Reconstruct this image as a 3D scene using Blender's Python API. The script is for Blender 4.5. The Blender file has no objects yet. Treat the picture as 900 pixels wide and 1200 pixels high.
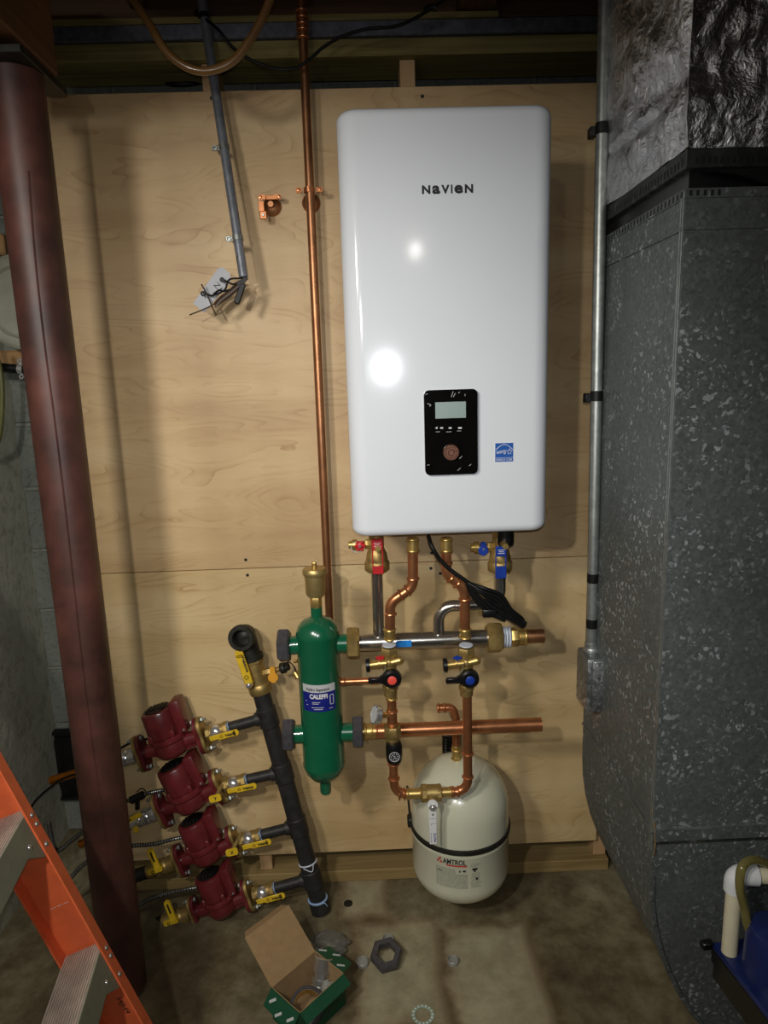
import bpy, bmesh, math, random
from mathutils import Vector as V, Matrix as Mx, noise
PI = math.pi
S = bpy.context.scene
COL = S.collection
random.seed(4)

# ------------------------------------------------------------------ camera
F_PX = 795.1
CAM = V((0, -1.8486, 1.5213))
ROT = Mx.Rotation(-.02, 3, 'Z') @ Mx.Rotation(PI / 2 - .1919, 3, 'X') @ Mx.Rotation(-.0309, 3, 'Z')
cd = bpy.data.cameras.new('camera')
cam = bpy.data.objects.new('camera', cd)
COL.objects.link(cam)
cam.matrix_world = Mx.Translation(CAM) @ ROT.to_4x4()
cd.sensor_fit = 'HORIZONTAL'
cd.sensor_width = 36
cd.lens = F_PX / 900 * 36
cd.clip_start = .02
S.camera = cam

# ------------------------------------------------------------------ world, lights, exposure
S.view_settings.view_transform = 'Standard'
S.view_settings.look = 'None'
S.view_settings.gamma = 1
S.view_settings.exposure = -.12
w = bpy.data.worlds.new('world'); S.world = w
w.use_nodes = True
w.node_tree.nodes['Background'].inputs[0].default_value = (.55, .6, .7, 1)
w.node_tree.nodes['Background'].inputs[1].default_value = .02


def lamp(name, typ, loc, target, power, color, size, cone=None, blend=1.):
    l = bpy.data.lights.new(name, typ)
    l.energy = power; l.color = color
    if typ == 'AREA':
        l.shape = 'DISK'; l.size = size
    else:
        l.shadow_soft_size = size
    if cone: l.spot_size = math.radians(cone); l.spot_blend = blend
    o = bpy.data.objects.new(name, l); COL.objects.link(o)
    o.location = loc
    o.rotation_euler = (V(target) - V(loc)).to_track_quat('-Z', 'Y').to_euler()
    return o


lamp('work_light', 'SPOT', (-.88, -1.90, 2.10), (-.20, 0, .72), 76, (1, .955, .88), .11, 97, 1.)
lamp('head_lamp', 'SPOT', (-.42, -1.92, 1.80), (-.20, 0, .80), 43, (1, .965, .90), .025, 94, 1.)
lamp('phone_flash', 'SPOT', (.0, -1.86, 1.545), (-.12, 0, .98), 25, (.93, .96, 1), .007, 98, 1.)
lamp('left_ambient_fill', 'POINT', (-.72, -3.3, 2.45), (0, 0, 0), 26, (1, .96, .92), .05)  # added fill lamp for ambient light, set clear of the boiler's reflection
lamp('far_ceiling_bulb', 'POINT', (.27, -3.6, 2.50), (0, 0, 0), 8, (1, .95, .88), .022)


# ------------------------------------------------------------------ geometry helpers
def ray(px, py):
    return ROT @ V(((px - 450) / F_PX, -(py - 600) / F_PX, -1))


def at(px, py, y=None, z=None, x=None):
    """point of the real scene measured in the photograph at a known depth y (or height z, or x)"""
    d = ray(px, py)
    k = (y - CAM.y) / d.y if y is not None else ((z - CAM.z) / d.z if z is not None else (x - CAM.x) / d.x)
    return CAM + d * k


def onplane(px, py, o, n):
    d = ray(px, py)
    return CAM + d * ((o - CAM).dot(n) / d.dot(n))


def fr(o, z=(0, 0, 1), x=None):
    z = V(z).normalized()
    x = V(x) if x is not None else (V((1, 0, 0)) if abs(z.x) < .9 else V((0, 1, 0)))
    x = (x - z * x.dot(z)).normalized()
    y = z.cross(x)
    m = Mx((x, y, z)).transposed().to_4x4()
    m.translation = V(o)
    return m


class MB:
    def __init__(s): s.v = []; s.f = []

    def add(s, vs, fs, M=None):
        n = len(s.v)
        s.v += [(M @ V(p)) if M is not None else V(p) for p in vs]
        s.f += [[i + n for i in f] for f in fs]
        return s

    def bm(s, b, M=None):
        b.verts.index_update()
        s.add([v.co.copy() for v in b.verts], [[v.index for v in f.verts] for f in b.faces], M); b.free()
        return s

    def box(s, c, d, M=None, bev=0, seg=1):
        b = bmesh.new(); bmesh.ops.create_cube(b, size=1)
        for v in b.verts: v.co = V((v.co.x * d[0] + c[0], v.co.y * d[1] + c[1], v.co.z * d[2] + c[2]))
        if bev: bmesh.ops.bevel(b, geom=b.edges[:], offset=bev, segments=seg, affect='EDGES', profile=.5)
        return s.bm(b, M)

    def span(s, a, b, bev=0):
        a = V(a); b = V(b)
        return s.box((a + b) / 2, [abs(b[i] - a[i]) for i in range(3)], None, bev)

    def lathe(s, prof, M=None, seg=24):
        vs = []; fs = []; rows = []
        for r, h in prof:
            if r < 1e-6: rows.append([len(vs)]); vs.append((0, 0, h))
            else:
                rows.append(list(range(len(vs), len(vs) + seg)))
                vs += [(r * math.cos(2 * PI * k / seg), r * math.sin(2 * PI * k / seg), h) for k in range(seg)]
        for a, b in zip(rows, rows[1:]):
            for k in range(seg):
                k2 = (k + 1) % seg
                if len(a) == 1 and len(b) == 1: continue
                if len(a) == 1: fs.append([a[0], b[k2], b[k]])
                elif len(b) == 1: fs.append([a[k], a[k2], b[0]])
                else: fs.append([a[k], a[k2], b[k2], b[k]])
        return s.add(vs, fs, M)

    def cyl(s, a, b, r, seg=20, r2=None, ch=0):
        a = V(a); b = V(b); L = (b - a).length; r2 = r if r2 is None else r2
        c = ch or min(r, L) * .08
        return s.lathe([(0, 0), (r - c, 0), (r, c), (r2, L - c), (r2 - c, L), (0, L)], fr(a, b - a), seg)

    def hexa(s, a, b, r, seg=6, rot=0, hole=0):
        a = V(a); b = V(b); L = (b - a).length
        M = fr(a, b - a) @ Mx.Rotation(rot, 4, 'Z')
        if hole: p = [(hole, 0), (r * .9, 0), (r, L * .14), (r, L * .86), (r * .9, L), (hole, L), (hole, 0)]
        else: p = [(0, 0), (r * .9, 0), (r, L * .14), (r, L * .86), (r * .9, L), (0, L)]
        return s.lathe(p, M, seg)

    def ball(s, c, r, seg=16, sc=(1, 1, 1), M=None):
        n = seg // 2
        m = Mx.Translation(V(c)) @ (M or Mx()) @ Mx.Diagonal((sc[0], sc[1], sc[2], 1))
        return s.lathe([(r * math.sin(PI * i / n), -r * math.cos(PI * i / n)) for i in range(n + 1)], m, seg)

    def ring(s, M, r, t, seg=28, ts=10):
        vs = []; fs = []
        for i in range(seg):
            a = 2 * PI * i / seg
            for j in range(ts):
                b = 2 * PI * j / ts; q = r + t * math.cos(b)
                vs.append((q * math.cos(a), q * math.sin(a), t * math.sin(b)))
        for i in range(seg):
            for j in range(ts):
                fs.append([i * ts + j, ((i + 1) % seg) * ts + j, ((i + 1) % seg) * ts + (j + 1) % ts, i * ts + (j + 1) % ts])
        return s.add(vs, fs, M)

    def tube(s, pts, r, seg=14, bend=0, n=7, cap=True, spline=False, flat=1.):
        pts = [V(p) for p in pts]
        if spline:
            q = []
            P_ = [pts[0] * 2 - pts[1]] + pts + [pts[-1] * 2 - pts[-2]]
            for i in range(1, len(P_) - 2):
                for k in range(8):
                    t = k / 8
                    q.append(.5 * ((2 * P_[i]) + (P_[i + 1] - P_[i - 1]) * t + (2 * P_[i - 1] - 5 * P_[i] + 4 * P_[i + 1] - P_[i + 2]) * t * t + (3 * P_[i] - P_[i - 1] - 3 * P_[i + 1] + P_[i + 2]) * t ** 3))
            pts = q + [pts[-1]]
        elif bend:
            q = [pts[0]]
            for i in range(1, len(pts) - 1):
                a, b, c = pts[i - 1:i + 2]
                u = (a - b); v_ = (c - b)
                ang = u.angle(v_)
                d = min(bend / math.tan(ang / 2), u.length * .49, v_.length * .49)
                p0 = b + u.normalized() * d; p1 = b + v_.normalized() * d
                R_ = d * math.tan(ang / 2)
                cen = b + (u.normalized() + v_.normalized()).normalized() * (R_ / math.sin(ang / 2))
                e0 = (p0 - cen); e1 = (p1 - cen); th = e0.angle(e1)
                for k in range(n + 1):
                    t = k / n
                    q.append(cen + (e0 * math.sin((1 - t) * th) + e1 * math.sin(t * th)) / math.sin(th))
            pts = q + [pts[-1]]
        T = []
        for i in range(len(pts)):
            a = pts[max(i - 1, 0)]; b = pts[min(i + 1, len(pts) - 1)]
            T.append((b - a).normalized())
        nrm = T[0].orthogonal().normalized()
        vs = []; fs = []
        for i, p in enumerate(pts):
            nrm = (nrm - T[i] * nrm.dot(T[i])).normalized()
            bi = T[i].cross(nrm)
            vs += [p + (nrm * math.cos(2 * PI * k / seg) + bi * math.sin(2 * PI * k / seg) * flat) * r for k in range(seg)]
        for i in range(len(pts) - 1):
            for k in range(seg):
                k2 = (k + 1) % seg
                fs.append([i * seg + k, i * seg + k2, (i + 1) * seg + k2, (i + 1) * seg + k])
        if cap:
            fs.append(list(range(seg))[::-1]); fs.append([len(vs) - seg + k for k in range(seg)])
        return s.add(vs, fs)

    def pipe(s, a, b, r, wall=.0015, seg=20):
        """open ended pipe: the bore shows at b"""
        a = V(a); b = V(b); L = (b - a).length
        return s.lathe([(0, 0), (r, 0), (r, L), (r - wall, L), (r - wall, L - r * 2), (0, L - r * 2)], fr(a, b - a), seg)

    def prism(s, poly, d, M=None):
        n = len(poly)
        vs = [(x, y, 0) for x, y in poly] + [(x, y, d) for x, y in poly]
        fs = [list(range(n))[::-1], [n + i for i in range(n)]] + [[i, (i + 1) % n, n + (i + 1) % n, n + i] for i in range(n)]
        return s.add(vs, fs, M)

    def rrect(s, w_, h_, rad, d, M=None, k=5):
        p = []
        for cx, cy, a0 in ((w_ / 2 - rad, h_ / 2 - rad, 0), (-w_ / 2 + rad, h_ / 2 - rad, 90), (-w_ / 2 + rad, -h_ / 2 + rad, 180), (w_ / 2 - rad, -h_ / 2 + rad, 270)):
            for i in range(k + 1):
                a = math.radians(a0 + 90 * i / k)
                p.append((cx + rad * math.cos(a), cy + rad * math.sin(a)))
        return s.prism(p, d, M)


ORG = {}


def mesh(name, mb, mat, off, smooth=True, ang=38):
    me = bpy.data.meshes.new(name)
    me.from_pydata([p - off for p in mb.v], [], mb.f)
    me.validate()
    b = bmesh.new(); b.from_mesh(me); bmesh.ops.recalc_face_normals(b, faces=b.faces[:]); b.to_mesh(me); b.free()
    if smooth:
        me.shade_smooth(); me.set_sharp_from_angle(angle=math.radians(ang))
    me.materials.append(mat)
    return me


def thing(name, label, cat, loc=(0, 0, 0), group=None, org=None):
    o = bpy.data.objects.new(name, None); COL.objects.link(o)
    o.empty_display_size = .05
    o.location = loc
    o['label'] = label; o['category'] = cat
    if group: o['group'] = group
    ORG[o.name] = V(loc) if org is None else V(org)
    return o


def part(name, mb, mat, parent, label=None, smooth=True, kind=None, ang=38):
    org = ORG[parent.name]
    o = bpy.data.objects.new(name, mesh(name, mb, mat, org, smooth, ang)); COL.objects.link(o)
    o.parent = parent
    ORG[o.name] = org
    if label: o['label'] = label
    if kind: o['kind'] = kind
    return o


def single(name, mb, mat, label=None, cat=None, group=None, kind=None, smooth=True, ang=38):
    lo = V([min(p[i] for p in mb.v) for i in range(3)]); hi = V([max(p[i] for p in mb.v) for i in range(3)])
    off = V(((lo.x + hi.x) / 2, (lo.y + hi.y) / 2, lo.z))
    o = bpy.data.objects.new(name, mesh(name, mb, mat, off, smooth, ang)); COL.objects.link(o)
    o.location = off
    ORG[o.name] = off
    if label: o['label'] = label
    if cat: o['category'] = cat
    if group: o['group'] = group
    if kind: o['kind'] = kind
    return o


def share(src, parent, M, name=None):
    """another piece of the same mesh under the same parent"""
    o = src.copy(); COL.objects.link(o); o.parent = parent; o.matrix_local = M
    return o


def tree(root, M, label, group=None):
    r = root.copy(); COL.objects.link(r); r.matrix_world = M; r['label'] = label
    if group: r['group'] = group
    for ch in list(root.children):
        c = ch.copy(); COL.objects.link(c); c.parent = r
        for g in list(ch.children):
            d = g.copy(); COL.objects.link(d); d.parent = c
    return r


def text(mb, s_, o, ux, uz, width=None, height=None, lift=.0004, wrap=None, bold=0, thick=.0004):
    """flat printed letters; o = left end of baseline, ux / uz = directions; wrap=(axis point, radius) bends them on a cylinder"""
    c = bpy.data.curves.new('t', 'FONT'); c.body = s_; c.size = 1; c.resolution_u = 3
    c.offset = bold
    ob = bpy.data.objects.new('t', c); COL.objects.link(ob)
    me = bpy.data.meshes.new_from_object(ob)
    xs = [v.co.x for v in me.vertices]; ys = [v.co.y for v in me.vertices]
    x0 = min(xs); W = max(xs) - x0; H = max(ys) - min(0, min(ys)) or 1
    sx = width / W if width else height / H
    sy = height / H if height else sx
    ux = V(ux).normalized(); uz = V(uz).normalized(); n = ux.cross(uz)
    vs = []
    for lay in (0,):
        for v in me.vertices:
            a = (v.co.x - x0) * sx; b = v.co.y * sy
            p = V(o) + ux * a + uz * b + n * lift
            if wrap:
                cx, cy, rr = wrap
                th = (V(o).x + a - cx) / rr
                p = V((cx + (rr + lift) * math.sin(th), cy - (rr + lift) * math.cos(th), p.z))
            vs.append(p)
    mb.add(vs, [list(p.vertices) for p in me.polygons])
    bpy.data.objects.remove(ob); bpy.data.curves.remove(c); bpy.data.meshes.remove(me)
    return mb


# ------------------------------------------------------------------ materials
def lin(c):
    c = c / 255 if c > 1 else c
    return c / 12.92 if c <= .04045 else ((c + .055) / 1.055) ** 2.4


def rgb(r, g, b): return (lin(float(r)), lin(float(g)), lin(float(b)), 1)


def new(name):
    m = bpy.data.materials.new(name); m.use_nodes = True
    return m, m.node_tree.nodes, m.node_tree.links, m.node_tree.nodes['Principled BSDF']


def noise_n(nt, scale=5, detail=4, rough=.55, vec=None, dist=0):
    n = nt.nodes.new('ShaderNodeTexNoise')
    n.inputs['Scale'].default_value = scale; n.inputs['Detail'].default_value = detail
    n.inputs['Roughness'].default_value = rough; n.inputs['Distortion'].default_value = dist
    if vec: nt.links.new(vec, n.inputs['Vector'])
    return n


def obvec(nt, sc=(1, 1, 1), kind='Object'):
    t = nt.nodes.new('ShaderNodeTexCoord'); mp = nt.nodes.new('ShaderNodeMapping')
    mp.inputs['Scale'].default_value = sc
    nt.links.new(t.outputs[kind], mp.inputs['Vector'])
    return mp.outputs[0]


def posvec(nt, sc=(1, 1, 1)):
    t = nt.nodes.new('ShaderNodeNewGeometry'); mp = nt.nodes.new('ShaderNodeMapping')
    mp.inputs['Scale'].default_value = sc
    nt.links.new(t.outputs['Position'], mp.inputs['Vector'])
    return mp.outputs[0]


def ramp(nt, src, stops):
    r = nt.nodes.new('ShaderNodeValToRGB')
    while len(r.color_ramp.elements) < len(stops): r.color_ramp.elements.new(.5)
    for e, (p, c) in zip(r.color_ramp.elements, stops): e.position = p; e.color = c
    nt.links.new(src, r.inputs[0])
    return r.outputs[0]


def mix(nt, a, b, f, mode='MIX'):
    n = nt.nodes.new('ShaderNodeMix'); n.data_type = 'RGBA'; n.blend_type = mode
    for sock, val in ((n.inputs[0], f), (n.inputs[6], a), (n.inputs[7], b)):
        if hasattr(val, 'is_output') or isinstance(val, bpy.types.NodeSocket): nt.links.new(val, sock)
        else: sock.default_value = val
    return n.outputs[2]


def bump(nt, h, strength, dist, b):
    n = nt.nodes.new('ShaderNodeBump'); n.inputs['Strength'].default_value = strength; n.inputs['Distance'].default_value = dist
    nt.links.new(h, n.inputs['Height']); nt.links.new(n.outputs[0], b.inputs['Normal'])


def mat(name, c, rough=.5, metal=0, var=.25, scale=30, c2=None, bmp=0, coat=0, trans=0, spec=None, ior=None, stops=(.35, .7)):
    m, N, L, b = new(name)
    nt = m.node_tree
    n = noise_n(nt, scale, 5, .6, obvec(nt))
    c = rgb(*c)
    lo = tuple(x * (1 - var) for x in c[:3]) + (1,)
    hi = rgb(*c2) if c2 else tuple(min(1, x * (1 + var)) for x in c[:3]) + (1,)
    L.new(ramp(nt, n.outputs[0], [(stops[0], lo), (stops[1], hi)]), b.inputs['Base Color'])
    b.inputs['Roughness'].default_value = rough; b.inputs['Metallic'].default_value = metal
    b.inputs['Coat Weight'].default_value = coat; b.inputs['Coat Roughness'].default_value = .08
    b.inputs['Transmission Weight'].default_value = trans
    if spec is not None: b.inputs['Specular IOR Level'].default_value = spec
    if ior: b.inputs['IOR'].default_value = ior
    if bmp: bump(nt, n.outputs[0], .6, bmp, b)
    return m


def plywood(ca, cb, cc_):
    m, N, L, b = new('maple_plywood'); nt = m.node_tree
    v = posvec(nt, (1.1, 1, 6.5))
    warp = noise_n(nt, 1.3, 3, .5, v)
    fig = noise_n(nt, 1.0, 3, .5, posvec(nt, (.9, 1, 4.2)), .25)
    mu = nt.nodes.new('ShaderNodeMath'); mu.operation = 'MULTIPLY'; mu.inputs[1].default_value = 34; L.new(fig.outputs[0], mu.inputs[0])
    fc = nt.nodes.new('ShaderNodeMath'); fc.operation = 'FRACT'; L.new(mu.outputs[0], fc.inputs[0])
    brk = noise_n(nt, 3, 3, .6, posvec(nt, (2, 1, 5)))
    line0 = ramp(nt, fc.outputs[0], [(0, (.9, .9, .9, 1)), (.07, (.35, .35, .35, 1)), (.5, (0, 0, 0, 1))])
    line = mix(nt, (0, 0, 0, 1), line0, ramp(nt, brk.outputs[0], [(.42, (0, 0, 0, 1)), (.62, (1, 1, 1, 1))]))
    base = ramp(nt, warp.outputs[0], [(.3, rgb(*ca)), (.5, rgb(*cb)), (.72, rgb(*cc_))])
    fine = noise_n(nt, 9, 6, .7, posvec(nt, (3, 1, 60)))
    f2 = ramp(nt, fine.outputs[0], [(.35, (.91, .89, .85, 1)), (.65, (1, 1, 1, 1))])
    c = mix(nt, base, f2, .8, 'MULTIPLY')
    c = mix(nt, c, mix(nt, c, (.66, .55, .42, 1), 1., 'MULTIPLY'), line)
    patch = noise_n(nt, 1.6, 2, .5, posvec(nt, (3.2, 1, .55)))
    c = mix(nt, c, ramp(nt, patch.outputs[0], [(.38, (.82, .78, .74, 1)), (.58, (1, 1, 1, 1))]), .8, 'MULTIPLY')
    L.new(c, b.inputs['Base Color'])
    b.inputs['Roughness'].default_value = .52
    bump(nt, fine.outputs[0], .25, .0006, b)
    return m


def lumber(name, c1, c2, axis=0):
    m, N, L, b = new(name); nt = m.node_tree
    sc = [38, 38, 38]; sc[axis] = 1.6
    v = posvec(nt, tuple(sc))
    n = noise_n(nt, 1.5, 5, .65, v, .6)
    L.new(ramp(nt, n.outputs[0], [(.3, rgb(*c1)), (.7, rgb(*c2))]), b.inputs['Base Color'])
    b.inputs['Roughness'].default_value = .75
    bump(nt, n.outputs[0], .4, .001, b)
    return m


def concrete_floor():
    m, N, L, b = new('stained_concrete'); nt = m.node_tree
    p = posvec(nt)
    n1 = noise_n(nt, 2.2, 6, .62, p, .4); n2 = noise_n(nt, 14, 6, .7, p); n3 = noise_n(nt, 90, 3, .7, p)
    c = ramp(nt, n1.outputs[0], [(.3, rgb(84, 72, 52)), (.46, rgb(108, 97, 72)), (.56, rgb(124, 116, 90)), (.72, rgb(146, 140, 114))])
    c = mix(nt, c, ramp(nt, n2.outputs[0], [(.3, (.6, .55, .46, 1)), (.6, (1, 1, 1, 1))]), .85, 'MULTIPLY')
    # pale rectangular marks with rusty borders where boards once lay
    def blotch(cx, cy, hx, hy, soft):
        sx = nt.nodes.new('ShaderNodeSeparateXYZ')
        wob = noise_n(nt, 7, 4, .6, p)
        mm = nt.nodes.new('ShaderNodeMix'); mm.data_type = 'VECTOR'; mm.inputs[0].default_value = .06
        L.new(p, mm.inputs[4]); L.new(wob.outputs['Color'], mm.inputs[5]); L.new(mm.outputs[1], sx.inputs[0])
        outs = []
        for k, (cc, hh) in enumerate(((cx, hx), (cy, hy))):
            a = nt.nodes.new('ShaderNodeMath'); a.operation = 'SUBTRACT'; L.new(sx.outputs[k], a.inputs[0]); a.inputs[1].default_value = cc * .94 + .03
            d = nt.nodes.new('ShaderNodeMath'); d.operation = 'ABSOLUTE'; L.new(a.outputs[0], d.inputs[0])
            e = nt.nodes.new('ShaderNodeMath'); e.operation = 'SUBTRACT'; L.new(d.outputs[0], e.inputs[0]); e.inputs[1].default_value = hh
            outs.append(e.outputs[0])
        mx = nt.nodes.new('ShaderNodeMath'); mx.operation = 'MAXIMUM'; L.new(outs[0], mx.inputs[0]); L.new(outs[1], mx.inputs[1])
        r = nt.nodes.new('ShaderNodeMapRange'); r.inputs[1].default_value = -soft; r.inputs[2].default_value = soft
        r.inputs[3].default_value = 1; r.inputs[4].default_value = 0
        L.new(mx.outputs[0], r.inputs[0])
        r2 = nt.nodes.new('ShaderNodeMapRange'); r2.inputs[1].default_value = 0; r2.inputs[2].default_value = .035
        r2.inputs[3].default_value = 1; r2.inputs[4].default_value = 0
        ab = nt.nodes.new('ShaderNodeMath'); ab.operation = 'ABSOLUTE'; L.new(mx.outputs[0], ab.inputs[0]); L.new(ab.outputs[0], r2.inputs[0])
        return r.outputs[0], r2.outputs[0]
    for (cx, cy, hx, hy, k) in ((.28, -.38, .105, .17, .85), (.03, -.33, .1, .15, .7), (-.06, -.06, .06, .07, .8), (.08, -.66, .3, .12, .6)):
        a, rim = blotch(cx, cy, hx, hy, .012)
        fa = nt.nodes.new('ShaderNodeMath'); fa.operation = 'MULTIPLY'; L.new(a, fa.inputs[0]); fa.inputs[1].default_value = k
        c = mix(nt, c, mix(nt, rgb(150, 143, 118), f'', 0) if False else rgb(172, 164, 134), fa.outputs[0])
        fb = nt.nodes.new('ShaderNodeMath'); fb.operation = 'MULTIPLY'; L.new(rim, fb.inputs[0]); fb.inputs[1].default_value = .3
        c = mix(nt, c, rgb(112, 80, 44), fb.outputs[0])
    c = mix(nt, c, ramp(nt, n2.outputs[0], [(.38, (.66, .63, .56, 1)), (.62, (1.05, 1.05, 1.05, 1))]), .7, 'MULTIPLY')
    chalk = noise_n(nt, 5.5, 7, .75, p, 1.2)
    c = mix(nt, c, rgb(168, 165, 150), ramp(nt, chalk.outputs[0], [(.68, (0, 0, 0, 1)), (.8, (.8, .8, .8, 1))]))
    L.new(c, b.inputs['Base Color'])
    b.inputs['Roughness'].default_value = .68
    h = mix(nt, n2.outputs[0], n3.outputs[0], .5)
    bump(nt, h, .5, .002, b)
    return m


def masonry(name, c1, c2, bmpd=.003, scale=60):
    m, N, L, b = new(name); nt = m.node_tree
    p = posvec(nt)
    n = noise_n(nt, scale, 6, .7, p); n2 = noise_n(nt, 3, 5, .6, p)
    c = ramp(nt, n2.outputs[0], [(.3, rgb(*c1)), (.7, rgb(*c2))])
    c = mix(nt, c, ramp(nt, n.outputs[0], [(.32, (.55, .54, .5, 1)), (.5, (1, 1, 1, 1))]), .8, 'MULTIPLY')
    L.new(c, b.inputs['Base Color']); b.inputs['Roughness'].default_value = .92
    bump(nt, n.outputs[0], .8, bmpd, b)
    return m


def galvanised(name='spangled_galvanised_steel', big=170, c=(112, 118, 116), hi=(180, 186, 188), thr=.89, rough=.5, metal=.5):
    m, N, L, b = new(name); nt = m.node_tree
    def vor(sc, st=(1, 1, 1)):
        v = nt.nodes.new('ShaderNodeTexVoronoi'); v.inputs['Scale'].default_value = sc
        warp = noise_n(nt, 30, 3, .6, posvec(nt))
        mm = nt.nodes.new('ShaderNodeMix'); mm.data_type = 'VECTOR'; mm.inputs[0].default_value = .03
        L.new(posvec(nt, st), mm.inputs[4]); L.new(warp.outputs['Color'], mm.inputs[5]); L.new(mm.outputs[1], v.inputs['Vector'])
        s = nt.nodes.new('ShaderNodeSeparateColor'); L.new(v.outputs['Color'], s.inputs[0])
        return v, s
    v, s = vor(big); v2, s2 = vor(big * 2.1)
    base = ramp(nt, s.outputs[0], [(0, tuple(x * .8 for x in rgb(*c)[:3]) + (1,)), (1, rgb(*c))])
    clump = noise_n(nt, 9, 3, .6, posvec(nt))
    def gate(sep, t):
        g = nt.nodes.new('ShaderNodeMath'); g.operation = 'MULTIPLY'
        L.new(ramp(nt, sep.outputs[1], [(t, (0, 0, 0, 1)), (min(t + .05, 1), (1, 1, 1, 1))]), g.inputs[0])
        L.new(ramp(nt, clump.outputs[0], [(.42, (.12, .12, .12, 1)), (.6, (1, 1, 1, 1))]), g.inputs[1])
        return g.outputs[0]
    cc = mix(nt, base, rgb(*hi), gate(s, thr))
    cc = mix(nt, cc, rgb(*hi), gate(s2, thr + .06))
    dirt = noise_n(nt, 2.4, 5, .6, posvec(nt))
    cc = mix(nt, cc, ramp(nt, dirt.outputs[0], [(.3, (.62, .6, .56, 1)), (.6, (1, 1, 1, 1))]), .7, 'MULTIPLY')
    L.new(cc, b.inputs['Base Color'])
    b.inputs['Metallic'].default_value = metal
    rr = nt.nodes.new('ShaderNodeMapRange'); rr.inputs[3].default_value = rough - .1; rr.inputs[4].default_value = rough + .18
    L.new(s.outputs[2], rr.inputs[0]); L.new(rr.outputs[0], b.inputs['Roughness'])
    bump(nt, s.outputs[0], .35, .0012, b)
    return m


def foil_mat():
    m, N, L, b = new('crumpled_foil'); nt = m.node_tree
    p = posvec(nt)
    n = noise_n(nt, 16, 7, .62, p, 1.6); n2 = noise_n(nt, 55, 5, .6, p, .8)
    r = nt.nodes.new('ShaderNodeMath'); r.operation = 'ADD'; L.new(n.outputs[0], r.inputs[0]); L.new(n2.outputs[0], r.inputs[1])
    b.inputs['Base Color'].default_value = (.78, .78, .80, 1)
    b.inputs['Metallic'].default_value = 1; b.inputs['Roughness'].default_value = .32
    bump(nt, r.outputs[0], .55, .014, b)
    return m


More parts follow.
